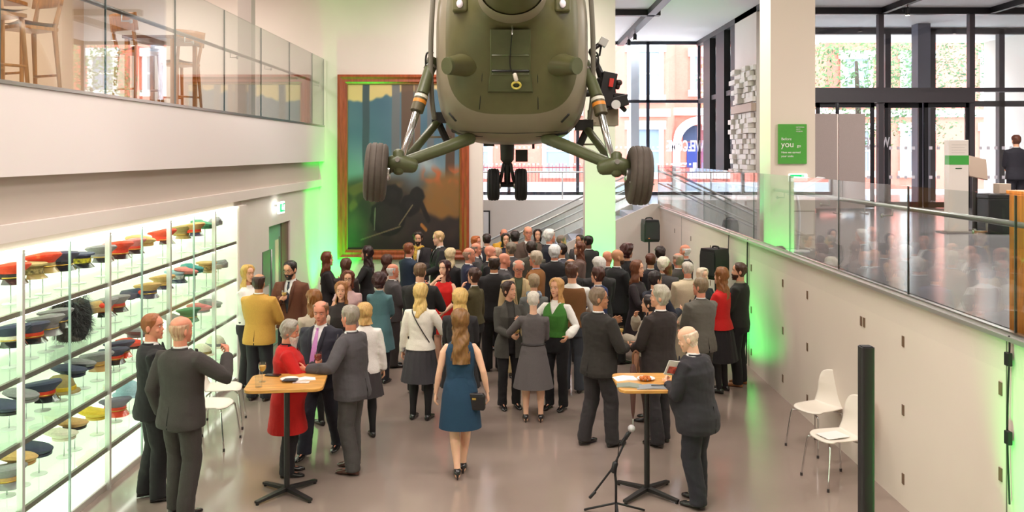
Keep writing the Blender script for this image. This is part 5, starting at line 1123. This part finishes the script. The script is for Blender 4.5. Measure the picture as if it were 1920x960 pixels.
    if 'scarlet' in label:
        for sd in (-1, 1):
            a, e, w, hang = J[sd]; cf = obj('cuff', MB().tube([e+(w-e)*.72, e+(w-e)*.98], [.066*s, .064*s], 16, rnd=False), mat((26, 22, 26), .8), root)
            obj('gold_braid', MB().tube([e+(w-e)*.70, e+(w-e)*.74], .068*s, 16, rnd=False), mat((206, 160, 60), .4, .6), cf)
            a2, k2, an = legs[sd]; obj('red_stripe', MB().tube([k2+V(sd*.074, -.01, 0)*s, k2+(an-k2)*.5+V(sd*.074, -.012, 0)*s, an+V(sd*.075, -.0, -.03)*s], .010*s, 6), mat((190, 40, 30), .7), root)
    if 'strap' in label:
        pts = []
        for i in range(13):
            t = i/12; z = 1.43+(1.02-1.43)*t; x = -.10+.24*t; rx, ry, cy = interp(T, z); q = max(0, 1-abs(x/(rx+.03))**2.35)**(1/2.35); pts.append(tr(V(x, cy-(ry+.028)*q, z)*s))
        obj('shoulder_strap', MB().tube(pts, .007*s, 6), mat((40, 36, 34), .6), root)
    # shoes -----------------------------------------------------------------
    for sd in (-1, 1):
        a2, k2, an = legs[sd]; heel = extra == 'heels' or (fem and bot != 'trousers' and near and extra is None)
        m = MB(); rg = []; z0 = an.z-.085*s; hz = .05*s if heel else .018*s
        for y, w_, hh, zz in ((-.062, .012, .04, 0), (-.055, .030, .062, 0), (-.02, .036, .085, 0), (.03, .038, .082, .2), (.08, .044, .06, .75), (.13, .047, .046, 1), (.175, .040, .036, 1), (.20, .022, .026, 1), (.208, .006, .018, 1)):
            zb = z0+hz*(1-zz)*(1 if heel else .0); tp = max(zb+.012*s, z0+hh*s+(hz*(1-zz) if heel else 0)*.6)
            rg.append([V(an.x+sd*.012*s*(y+.06)*3+w_*s*cos(q), an.y+y*s, (zb+tp)/2+(tp-zb)/2*math.copysign(abs(sin(q))**.7, sin(q))) for q in [2*pi*i/14 for i in range(14)]])
        m.loft(rg)
        if heel: m.tube([V(an.x, an.y-.045*s, z0+.06*s), V(an.x, an.y-.05*s, z0)], [.016*s, .006*s], 8, rnd=False)
        obj('shoe', m, mat(shoes, .25, coat=.4), root, angle=60)
    if hold:
        kind, sd, args, lab = hold; p = Matrix.Rotation(R(-f), 3, 'Z') @ spots[sd]+V(X, d, zfloor)
        if kind == 'glass': glass_thing('wine_glass', lab, (p.x, p.y, p.z-.065), args, .6)
    return root, s, J, spots
def cut_z(me, z, lx=.24, ly=.22):
    bm = bmesh.new(); bm.from_mesh(me)
    bmesh.ops.bisect_plane(bm, geom=bm.verts[:]+bm.edges[:]+bm.faces[:], plane_co=V(0, 0, z), plane_no=V(0, 0, -1), dist=1e-5)
    lim = 2.0
    # only the torso hem is trimmed, hanging cuffs stay: flood from the lowest central face
    kill = [f for f in bm.faces if f.calc_center_median().z < z and (f.calc_center_median().x/lx)**2+(f.calc_center_median().y/ly)**2 < 1]
    seen = set(); start = [f for f in kill if abs(f.normal.z+1) < .3 and abs(f.calc_center_median().x) < .08]; ks = set(kill)
    while start:
        f = start.pop()
        if f in seen or f not in ks: continue
        seen.add(f)
        for e in f.edges: start += [q for q in e.link_faces if q not in seen]
    bmesh.ops.delete(bm, geom=list(seen), context='FACES'); bm.to_mesh(me); bm.free()
def cut_v(me, v, s, lean, base):
    (x0, z0), (x1, z1) = v; bm = bmesh.new(); bm.from_mesh(me)
    for sd in (-1, 1):
        a, b = V(sd*x0*s, 0, z0*s), V(sd*x1*s, 0, z1*s); n = (b-a).cross(V(0, 1, 0)).normalized()
        geo = [q for q in bm.verts[:]+bm.edges[:]+bm.faces[:]]
        bmesh.ops.bisect_plane(bm, geom=geo, plane_co=a, plane_no=n, dist=1e-5)
    kill = []
    for f in bm.faces:
        c = f.calc_center_median(); t = (c.z/s-z1)/(z0-z1)
        if t < 0: continue
        yl = c.y-(lean*(c.z-base) if c.z > base else 0)
        if yl > -.015*s-.0 and abs(c.x) < (x1+(x0-x1)*min(t, 1.0))*s and (t < 1.0 or yl > 0): kill.append(f)
    bmesh.ops.delete(bm, geom=kill, context='FACES'); bm.to_mesh(me); bm.free()
def finish():
    ts = bpy.data.scenes.new('workshop'); vl = ts.view_layers[0]; tmp = bpy.data.objects.new('work', bpy.data.meshes.new('work')); ts.collection.objects.link(tmp)
    md = tmp.modifiers.new('skin', 'REMESH'); md.mode = 'VOXEL'; md.use_smooth_shade = True; m2 = tmp.modifiers.new('soft', 'SMOOTH')
    for o, vox, post, sm, fold, fac in PENDING:
        old = o.data; tmp.data = old; md.voxel_size = vox; m2.factor = fac; m2.iterations = sm
        vl.update(); me = bpy.data.meshes.new_from_object(tmp.evaluated_get(vl.depsgraph))
        me.materials.clear(); me.materials.append(old.materials[0])
        if fold:
            h0 = len(o.parent['label'])*3.1
            n = len(me.vertices); co = [0.0]*(3*n); no = [0.0]*(3*n); me.vertices.foreach_get('co', co); me.vertices.foreach_get('normal', no)
            for i in range(0, 3*n, 3):
                x, y, z = co[i:i+3]; k = fold*(noise.noise(V(x*9+h0, y*9, z*15+x*8))+.5*noise.noise(V(x*20, y*20+h0, z*34)))
                co[i] += no[i]*k; co[i+1] += no[i+1]*k; co[i+2] += no[i+2]*k
            me.vertices.foreach_set('co', co)
        if post: post(me)
        me.polygons.foreach_set('use_smooth', [True]*len(me.polygons)); me.update()
        o.data = me
    PENDING.clear(); bpy.data.objects.remove(tmp); bpy.data.scenes.remove(ts)
GY, WH, BRN, DBR, BLD, GNG, DKH = (150, 142, 134), (222, 216, 208), (92, 62, 40), (48, 34, 28), (206, 164, 100), (150, 88, 48), (34, 28, 28)
BK, CHAR, NV = (30, 28, 31), (74, 70, 72), (32, 36, 54)
P = person
WINE, CHAMP = (120, 26, 30), (226, 186, 100)
# -- foreground
P('man in black suit with cropped ginger hair looking at the hats', (286, 587, 8.5), 62, 'suit', BK, hair='crop', hc=GNG, skin='r', tie=(20, 20, 22), yaw=28, L='down', Rr='belly', step=.05, stance=.09)
P('bald man in dark grey suit pointing towards the hat showcase', (340, 592, 8.12), 22, 'suit', (58, 52, 50), hair='fringe', hc=(190, 150, 120), skin='r', L='pocket', Rr=(.25, .30, 1.37), yaw=12, g=1.03, step=-.05, shoes=(30, 26, 26), curlR=.9)
P('elderly man with long white beard in a scarlet full length coat', (540, 600, 9.15), 78, 'coat', (196, 22, 20), hem=.52, hair='full', hc=(158, 150, 138), skin='r', beard=((226, 220, 214), .14), Rr=(.10, .30, 1.25), L=(.0, .30, 1.18), yaw=8, pitch=-12, g=1.18, bc=(30, 24, 30), vdepth=1.40, shirt=(40, 20, 24), curlR=.8, curlL=.8)
P('stout man in navy suit with pink tie facing the camera', (602, 563, 9.75), 192, 'suit', (38, 38, 50), hair='thin', hc=(128, 90, 60), skin='r', tie=(196, 130, 190), glasses=False, g=1.14, vdepth=1.06, pitch=-10, yaw=-8, L='glasslow', Rr='down', step=.18, stance=.13, hold=('glass', -1, CHAMP, 'small glass held in front of the man with pink tie'))
P('grey haired man in grey suit reaching to the left table', (655, 572, 9.25), -72, 'suit', (80, 76, 80), hair='short', hc=(150, 140, 126), skin='r', L=(.39, .30, 1.15), Rr='down', yaw=18, g=1.08, lean=.05, step=.05, shoes=(76, 44, 34), hem=.80, bc=(74, 70, 70))
P('blonde woman in white top behind the grey suited man', (684, 568, 10.35), -20, 'top', (238, 232, 226), 'skirt', (60, 54, 56), fem=True, hair='bob', hc=BLD, L='front', Rr='down', extra='tights')
P('man in mustard blazer standing with his back turned by the showcase', (486, 513, 11.9), 8, 'blazer', (204, 156, 70), hair='thin', hc=(60, 38, 30), skin='t', bc=(36, 34, 40), g=1.08, L='front', Rr='glasslow', stance=.1, shoes=(52, 34, 26))
P('blonde woman in white blouse half hidden by the mustard blazer', (465, 497, 12.6), 110, 'blouse', (238, 234, 230), 'trousers', (40, 36, 40), fem=True, hair='long', hc=(204, 160, 84), Rr='front', L='front', yaw=20)
P('bearded man in brown jacket holding a wine glass to his chest', (546, 488, 12.8), 190, 'blazer', (104, 62, 42), hair='short', hc=(40, 32, 30), skin='p', beard=((38, 30, 28), .01), glasses=True, tie=(30, 38, 56), Rr=(.06, .25, 1.24), L='down', bc=(40, 36, 40), vdepth=1.02, pitch=-14, yaw=10, hold=('glass', 1, CHAMP, 'white wine glass held by the bearded man in brown'))
P('woman in teal sleeveless dress walking away with a black clutch bag', (863, 580, 9.12), -4, 'dress', (22, 58, 84), 'none', None, fem=True, hair='vlong', hc=(122, 84, 40), skin='l', bare=True, hem=.52, L='down', Rr=(.30, .0, .88), step=.10, stance=.03, extra='heels', pitch=-5, shoes=(24, 20, 22))
P('blonde bobbed woman in black just beyond the teal dress', (863, 541, 10.6), 5, 'top', (34, 32, 34), 'skirt', (30, 28, 30), fem=True, hair='bob', hc=(214, 176, 104), L='front', Rr='front', extra='tights')
P('blonde woman in white jacket with black diagonal strap and grey pleated skirt', (789, 531, 11.05), 10, 'jacket', (232, 226, 212), 'skirt', (62, 60, 64), fem=True, hair='long', hc=(218, 184, 112), hem=.92, longhem=.50, L='down', Rr=(.22, .28, 1.08), extra='tights', hold=('glass', 1, WINE, 'glass held by the blonde woman in white jacket'))
P('woman in teal grey long cardigan with dark curly hair', (712, 512, 12.8), 14, 'cardigan', (84, 122, 128), 'trousers', (30, 28, 34), fem=True, hair='curly', hc=(56, 24, 22), hem=.55, L='front', Rr='front')
P('woman in sleeveless red dress drinking', (833, 488, 13.4), 195, 'dress', (214, 26, 22), 'none', None, fem=True, hair='long', hc=(58, 22, 26), skin='l', bare=True, hem=.62, L=(.10, .27, 1.0), Rr='drink', yaw=12)
P('woman in charcoal cardigan clutching a wine glass at her waist', (955, 527, 11.55), 165, 'cardigan', (70, 68, 62), 'trousers', (26, 24, 26), fem=True, hair='updo', hc=(58, 36, 28), hem=.72, shirt=(56, 54, 50), L=(.10, .26, 1.24), Rr=(.05, .28, 1.06), yaw=-40, hold=('glass', 1, CHAMP, 'tall glass held low by the woman in charcoal cardigan'))
P('white cropped haired woman in belted grey dress', (1000, 545, 10.95), 2, 'dress', (96, 90, 90), 'none', None, fem=True, hair='crop', hc=(232, 224, 210), skin='l', hem=.47, sleeve=.62, L='talk', Rr='front', yaw=8)
P('long haired blonde woman in green tank top over white sleeves', (1043, 522, 11.5), 205, 'vest', (62, 122, 44), 'trousers', (28, 26, 30), fem=True, hair='vlong', hc=(206, 156, 96), shirt=(240, 236, 230), Rr='talk', L=(.26, .24, 1.04), yaw=6)
P('short haired grey man in dark suit and glasses gesturing', (1123, 538, 10.05), 52, 'suit', (40, 36, 32), hair='short', hc=(128, 108, 88), skin='t', glasses=True, L=(.12, .3, 1.30), Rr=(.16, .26, 1.08), yaw=36, g=1.05, step=.1, stance=.12, bc=(44, 40, 42))
P('silver haired man in dark brown suit behind the right table', (1237, 535, 10.1), -42, 'suit', (42, 33, 31), hair='full', hc=(176, 168, 150), skin='p', L=(.10, .28, 1.03), Rr=(.02, .28, 1.05), yaw=-32, g=1.06, step=.04, bc=(36, 32, 36))
P('bald elderly man in black suit reading a brochure at the right table', (1295, 610, 8.42), -50, 'suit', (40, 38, 44), hair='fringe', hc=(226, 200, 178), skin='l', L=(.09, .28, 1.15), Rr=(.13, .33, 1.12), yaw=-22, pitch=-20, lean=.11, g=1.22, hem=.74, step=.05, bc=(38, 38, 46), curlL=.6, curlR=.6)
P('dark haired woman in grey blouse raising a glass beside silver haired man', (1216, 553, 11.0), -70, 'blouse', (176, 164, 146), 'trousers', (70, 50, 46), fem=True, hair='updo', hc=(44, 34, 32), skin='p', L='glass', Rr='chin', hold=('glass', -1, CHAMP, 'champagne glass raised by the woman in grey blouse'))
P('man in grey tweed suit seen from behind near the red jacket', (1313, 520, 11.4), -28, 'suit', (98, 94, 86), hair='short', hc=(132, 112, 86), skin='r', L='front', Rr='front', yaw=-20, g=1.08, bc=(70, 68, 66))
P('long haired woman in a fitted red jacket', (1352, 501, 12.3), -52, 'jacket', (206, 28, 26), 'skirt', (30, 26, 30), fem=True, hair='long', hc=(136, 86, 44), hem=.90, longhem=.45, L='front', Rr='front', extra='tights')
P('bearded man in black sweater beside the cupboard wall', (1386, 492, 12.65), -58, 'sweater', (36, 38, 34), hair='short', hc=(72, 46, 32), skin='p', beard=((66, 40, 28), .01), shirt=(180, 170, 140), L='front', Rr='front', yaw=-20, bc=(24, 22, 24), shoes=(150, 96, 50))
P('man in brown waistcoat over rolled white shirt sleeves', (1073, 493, 12.3), 12, 'vest', (126, 84, 46), hair='short', hc=(78, 44, 30), skin='p', shirt=(236, 232, 226), L='front', Rr='glasslow', yaw=18, bc=(62, 66, 74))
P('man in blue suit and glasses looking left', (1120, 501, 12.85), -58, 'suit', (44, 58, 108), hair='full', hc=(70, 38, 28), skin='p', glasses=True, L='front', Rr='front')
P('man in cream linen suit seen from behind', (1289, 490, 13.3), -8, 'suit', (214, 196, 166), hair='crop', hc=(206, 196, 184), skin='r', L='front', Rr='glasslow', g=1.1, bc=(208, 192, 166))
P('man in dark suit with dark hair and glasses beside cream suit', (1229, 508, 12.3), 62, 'suit', (30, 34, 50), hair='short', hc=(38, 26, 26), skin='p', glasses=True, L='front', Rr='glass')
# -- left group
P('long brown haired woman in spotted blouse behind the pink tie man', (588, 543, 10.75), -40, 'blouse', (190, 176, 156), 'skirt', (40, 36, 40), fem=True, hair='vlong', hc=(134, 84, 34), L='front', Rr='front', extra='tights')
P('smiling woman with wavy light brown hair and sunglasses on her head', (640, 528, 11.6), 178, 'top', (44, 36, 36), 'trousers', (30, 28, 30), fem=True, hair='long', hc=(158, 104, 56), L='front', Rr='front')
P('woman in pale pink dress and spectacles with reddish hair', (653, 508, 12.75), 176, 'dress', (204, 168, 168), 'none', None, fem=True, hair='bob', hc=(104, 50, 30), glasses=True, sleeve=.4, L='front', Rr='glass')
P('woman in black with very long auburn hair before the green corner', (614, 472, 14.7), 82, 'dress', (30, 24, 26), 'none', None, fem=True, hair='vlong', hc=(110, 56, 32), L='front', Rr='front')
P('brown haired woman with her back turned under the painting corner', (649, 484, 14.1), 5, 'top', (60, 50, 48), 'trousers', BK, fem=True, hair='long', hc=(88, 54, 34), L='front', Rr='front')
P('dark haired woman in black gesturing with an open hand', (688, 461, 14.9), -84, 'dress', (28, 26, 28), 'none', None, fem=True, hair='long', hc=(46, 26, 26), L='talk', Rr='wide', yaw=-5)
P('brown haired woman in pale top below the painting', (726, 477, 14.6), 20, 'top', (206, 178, 160), 'trousers', BK, fem=True, hair='long', hc=(78, 46, 36), L='front', Rr='front')
P('white haired man facing right behind the curly haired woman', (737, 494, 13.75), 70, 'suit', CHAR, hair='fringe', hc=(216, 210, 206), skin='r', L='front', Rr='front')
P('young man in black suit with short brown hair seen from behind', (788, 492, 12.25), 12, 'suit', (30, 28, 28), hair='crop', hc=(112, 84, 58), skin='p', L='front', Rr='glass', g=1.04)
P('auburn man in navy suit below the painting', (767, 455, 15.7), 50, 'suit', (34, 50, 70), hair='short', hc=(128, 70, 40), skin='r', L='front', Rr='front')
P('bearded man wearing a gold chain in front of the painting', (784, 434, 17.4), 178, 'suit', (34, 28, 32), hair='full', hc=(46, 32, 28), skin='p', beard=((44, 30, 26), .01), scarf=(190, 150, 60), pitch=-12, L='front', Rr='front')
P('tall fair haired man in dark suit in front of the painting', (824, 433, 16.6), -110, 'suit', (36, 34, 38), hair='short', hc=(200, 164, 116), skin='l', pitch=-10, L='front', Rr='front')
P('ash blonde long haired woman in front of the painting frame', (845, 465, 15.2), 30, 'top', BK, 'trousers', BK, fem=True, hair='long', hc=(216, 194, 152), L='front', Rr='front')
P('woman in olive jacket with tied dark hair and spectacles', (888, 502, 12.8), -60, 'jacket', (78, 70, 40), 'trousers', BK, fem=True, hair='updo', hc=(70, 44, 34), glasses=True, L='chin', Rr='down')
# -- middle crowd
P('balding man in black suit with his back to the camera', (926, 479, 13.5), -12, 'suit', (28, 26, 28), hair='thin', hc=(48, 34, 28), skin='t', L='front', Rr='front', g=1.08)
P('bald man in navy jacket at the left edge of the crowd', (880, 464, 14.7), 82, 'suit', (36, 40, 66), hair='fringe', hc=(160, 130, 110), skin='r', L='front', Rr='front')
P('bald man in dark suit with open white collar', (919, 460, 15.0), 100, 'suit', BK, hair='bald', hc=(120, 90, 70), skin='r', L='front', Rr='front')
P('balding grey man behind the bald man in navy', (893, 455, 16.2), 88, 'suit', CHAR, hair='fringe', hc=(130, 112, 100), skin='r', L='front', Rr='front')
P('pink faced bald man beside the balding black suit', (946, 474, 14.4), 80, 'suit', CHAR, hair='bald', hc=(170, 150, 130), skin='r', L='front', Rr='front')
P('ginger haired person at the left back of the crowd', (893, 443, 17.4), 120, 'suit', NV, hair='full', hc=(176, 96, 50), skin='r', L='front', Rr='front')
P('dark haired man with his back turned near the small framed print', (913, 438, 17.8), 5, 'suit', CHAR, hair='short', hc=(52, 38, 36), L='front', Rr='front')
P('balding man in bright yellow jacket at the back', (945, 429, 19.0), 170, 'blazer', (214, 160, 50), hair='fringe', hc=(110, 76, 54), skin='r', L='front', Rr='front')
P('dark fringed woman facing the camera before the yellow jacket', (948, 438, 17.6), 172, 'top', NV, 'trousers', BK, fem=True, hair='bob', hc=(48, 32, 26), L='front', Rr='front')
P('dark haired person seen from behind beside the yellow jacket', (966, 433, 18.0), 5, 'suit', (110, 106, 100), hair='full', hc=(42, 30, 28), L='front', Rr='front')
P('tall balding man in brown suit facing the camera at the back', (990, 424, 17.4), 172, 'suit', (88, 70, 60), hair='fringe', hc=(120, 80, 60), skin='r', glasses=True, tie=(196, 180, 180), L='front', Rr='front')
P('dark haired woman peering from behind the tall brown suited man', (1008, 430, 18.9), 178, 'top', BK, 'trousers', BK, fem=True, hair='bob', hc=(40, 28, 26), L='front', Rr='front')
P('white haired man in navy suit facing right at the back', (1031, 430, 16.9), 78, 'suit', (32, 34, 48), hair='full', hc=(226, 222, 218), skin='r', L='front', Rr='front')
P('tanned grey haired man facing right near the stair', (1053, 441, 17.8), 82, 'suit', CHAR, hair='short', hc=(120, 104, 90), skin='t', L='front', Rr='front')
P('dark haired man in loosened tie facing left among the crowd', (1052, 456, 15.5), -80, 'suit', (78, 78, 88), hair='short', hc=(46, 32, 28), skin='t', tie=(150, 140, 130), L='front', Rr='front')
P('dark haired man in olive grey suit with his back turned', (997, 452, 15.9), 5, 'suit', (72, 68, 56), hair='full', hc=(50, 36, 28), L='front', Rr='front')
P('grey haired man in profile behind the bald foreheads', (957, 455, 16.3), -60, 'suit', CHAR, hair='full', hc=(118, 106, 90), skin='t', L='front', Rr='front')
P('sandy grey haired woman among the bald heads', (932, 465, 15.8), 20, 'top', CHAR, 'trousers', BK, fem=True, hair='bob', hc=(176, 148, 122), L='front', Rr='front')
P('snow white haired man in black suit seen from behind', (1040, 459, 15.0), 12, 'suit', BK, hair='full', hc=(226, 226, 226), skin='r', L='front', Rr='front')
P('dark skinned man in dark suit by the green lit column', (1103, 441, 17.0), -40, 'suit', (36, 36, 34), hair='crop', hc=(30, 22, 20), skin='d', L='front', Rr='glass')
P('brown haired woman with spectacles talking before the dark suited man', (1086, 453, 15.9), -95, 'top', (120, 96, 88), 'trousers', BK, fem=True, hair='long', hc=(104, 60, 40), glasses=True, L='front', Rr='glass')
P('dark haired man in glasses half hidden by the green column group', (1087, 440, 18.0), -140, 'suit', CHAR, hair='short', hc=(36, 26, 26), skin='t', glasses=True, L='front', Rr='front')
P('grey haired man in beige jacket over a green jumper looking down', (972, 486, 13.2), 176, 'blazer', (196, 172, 128), hair='thin', hc=(196, 186, 170), skin='r', glasses=True, shirt=(74, 80, 56), vdepth=1.0, pitch=-16, L='front', Rr='down')
P('grey haired man in tan jacket with blue collar facing left', (1004, 471, 14.1), -66, 'blazer', (142, 92, 44), hair='full', hc=(190, 174, 152), skin='r', shirt=(176, 190, 226), glasses=True, L='front', Rr='front')
P('grey haired woman in a patterned silver shawl', (1001, 513, 12.3), -10, 'top', (104, 106, 104), 'trousers', BK, fem=True, hair='short', hc=(164, 142, 112), scarf=(116, 126, 140), L='front', Rr='front')
P('man in black suit behind the brown waistcoat', (1070, 485, 13.95), 20, 'suit', (34, 32, 32), hair='thin', hc=(90, 66, 50), skin='t', L='front', Rr='front', g=1.1)
P('white haired man behind the blue suit', (1123, 482, 13.3), -10, 'suit', (44, 42, 42), hair='full', hc=(216, 210, 206), skin='r', L='front', Rr='front')
P('bald pink headed man beside the bearded bald man', (1139, 470, 14.6), 40, 'suit', BK, hair='bald', hc=(160, 120, 100), skin='r', L='front', Rr='front')
P('tall bald bearded man in black suit facing right', (1158, 467, 14.0), 62, 'suit', (28, 28, 30), hair='bald', hc=(60, 44, 38), skin='t', beard=((70, 50, 42), .0), L='front', Rr='front', yaw=10)
P('dark auburn haired woman below the loudspeaker', (1177, 458, 15.4), 60, 'top', BK, 'trousers', BK, fem=True, hair='curly', hc=(66, 26, 24), L='front', Rr='front')
P('smiling long haired woman holding a glass beside the bald bearded man', (1195, 488, 13.0), 120, 'dress', (38, 28, 32), 'none', None, fem=True, hair='long', hc=(112, 66, 40), L='front', Rr='glass', hold=('glass', 1, CHAMP, 'glass held by the smiling long haired woman'))
P('brown haired man in black suit seen from behind left of the cream suit', (1220, 475, 14.6), 10, 'suit', (32, 28, 34), hair='short', hc=(96, 50, 32), skin='p', L='front', Rr='front')
P('dark haired person below the loudspeaker pole', (1238, 462, 15.7), 10, 'suit', (46, 46, 50), hair='full', hc=(46, 30, 28), L='front', Rr='front')
P('person with white hair between dark suits and cream suit', (1244, 482, 13.9), 20, 'suit', CHAR, hair='full', hc=(236, 224, 206), L='front', Rr='front')
P('brown bobbed woman facing right behind the cream suit', (1251, 492, 13.9), 70, 'top', (60, 40, 40), 'trousers', BK, fem=True, hair='bob', hc=(110, 64, 36), skin='t', L='front', Rr='front')
P('red faced white haired man in dark jacket near the cupboards', (1284, 458, 15.7), -60, 'suit', (60, 56, 58), hair='fringe', hc=(230, 226, 222), skin='r', L='front', Rr='front')
P('balding grey haired man behind the cream suit', (1271, 474, 14.6), -30, 'suit', (70, 62, 60), hair='thin', hc=(170, 150, 134), skin='r', L='front', Rr='front')
P('white haired woman beside the woman in red jacket', (1318, 503, 13.3), 150, 'top', (40, 40, 52), 'trousers', BK, fem=True, hair='bob', hc=(232, 214, 190), skin='l', L='front', Rr='front')
P('man in dark suit standing on the entrance level with his back turned', (1905, 253, 19.2), 4, 'suit', (36, 34, 44), hair='short', hc=(92, 52, 38), skin='p', L='front', Rr='front', zfloor=1.95)
# things in hands and bags
r_ = V((1264-CX)/F*8.2, 8.2, 1.19)
b_ = thing('brochure', 'open brochure with a red picture held by the bald reading man', 'brochure', at(1262, 690, 8.25), R(20))
obj('cover', MB().box((0, 0, 0), (.15, .006, .15), Matrix.Rotation(.35, 3, 'X') @ Matrix.Rotation(.2, 3, 'Y')), mat((236, 232, 228), .4), b_, smooth=False)
obj('picture', MB().box((.0, -.006, -.02), (.12, .004, .07), Matrix.Rotation(.35, 3, 'X') @ Matrix.Rotation(.2, 3, 'Y')), mat((206, 96, 84), .4, var=.6, scale=28), b_, smooth=False)
hb = thing('clutch_bag', 'black clutch bag held beside the teal dress', 'bag', at(890, 752, 9.02), R(-8))
obj('bag_body', MB().loft([[V(x*q, y*q, z) for x, y in ((-.11, -.03), (.11, -.03), (.11, .03), (-.11, .03))] for q, z in ((.9, -.09), (1, -.07), (1, .05), (.8, .085))]), mat((26, 24, 26), .35), hb, smooth=False, bevel=.01)
obj('clasp', MB().rng(-.02, .02, -.036, -.03, .02, .04), mat((206, 176, 90), .3, .8), hb, smooth=False)
u_ = thing('umbrella', 'dark furled umbrella hanging point down behind the right table', 'umbrella', at(1187, 790, 9.75))
obj('folded_canopy', MB().lathe([(.004, .02), (.02, .1), (.04, .42), (.03, .6), (.01, .64)], 14), mat((84, 52, 46), .6), u_); obj('ferrule', MB().tube([(0, 0, -.12), (0, 0, .04)], .006, 6), STEEL, u_); obj('handle', MB().tube([(0, 0, .62), (0, 0, .74), (.03, 0, .78), (.06, 0, .75)], .012, 8, 3), mat((110, 70, 44), .4), u_)
finish()
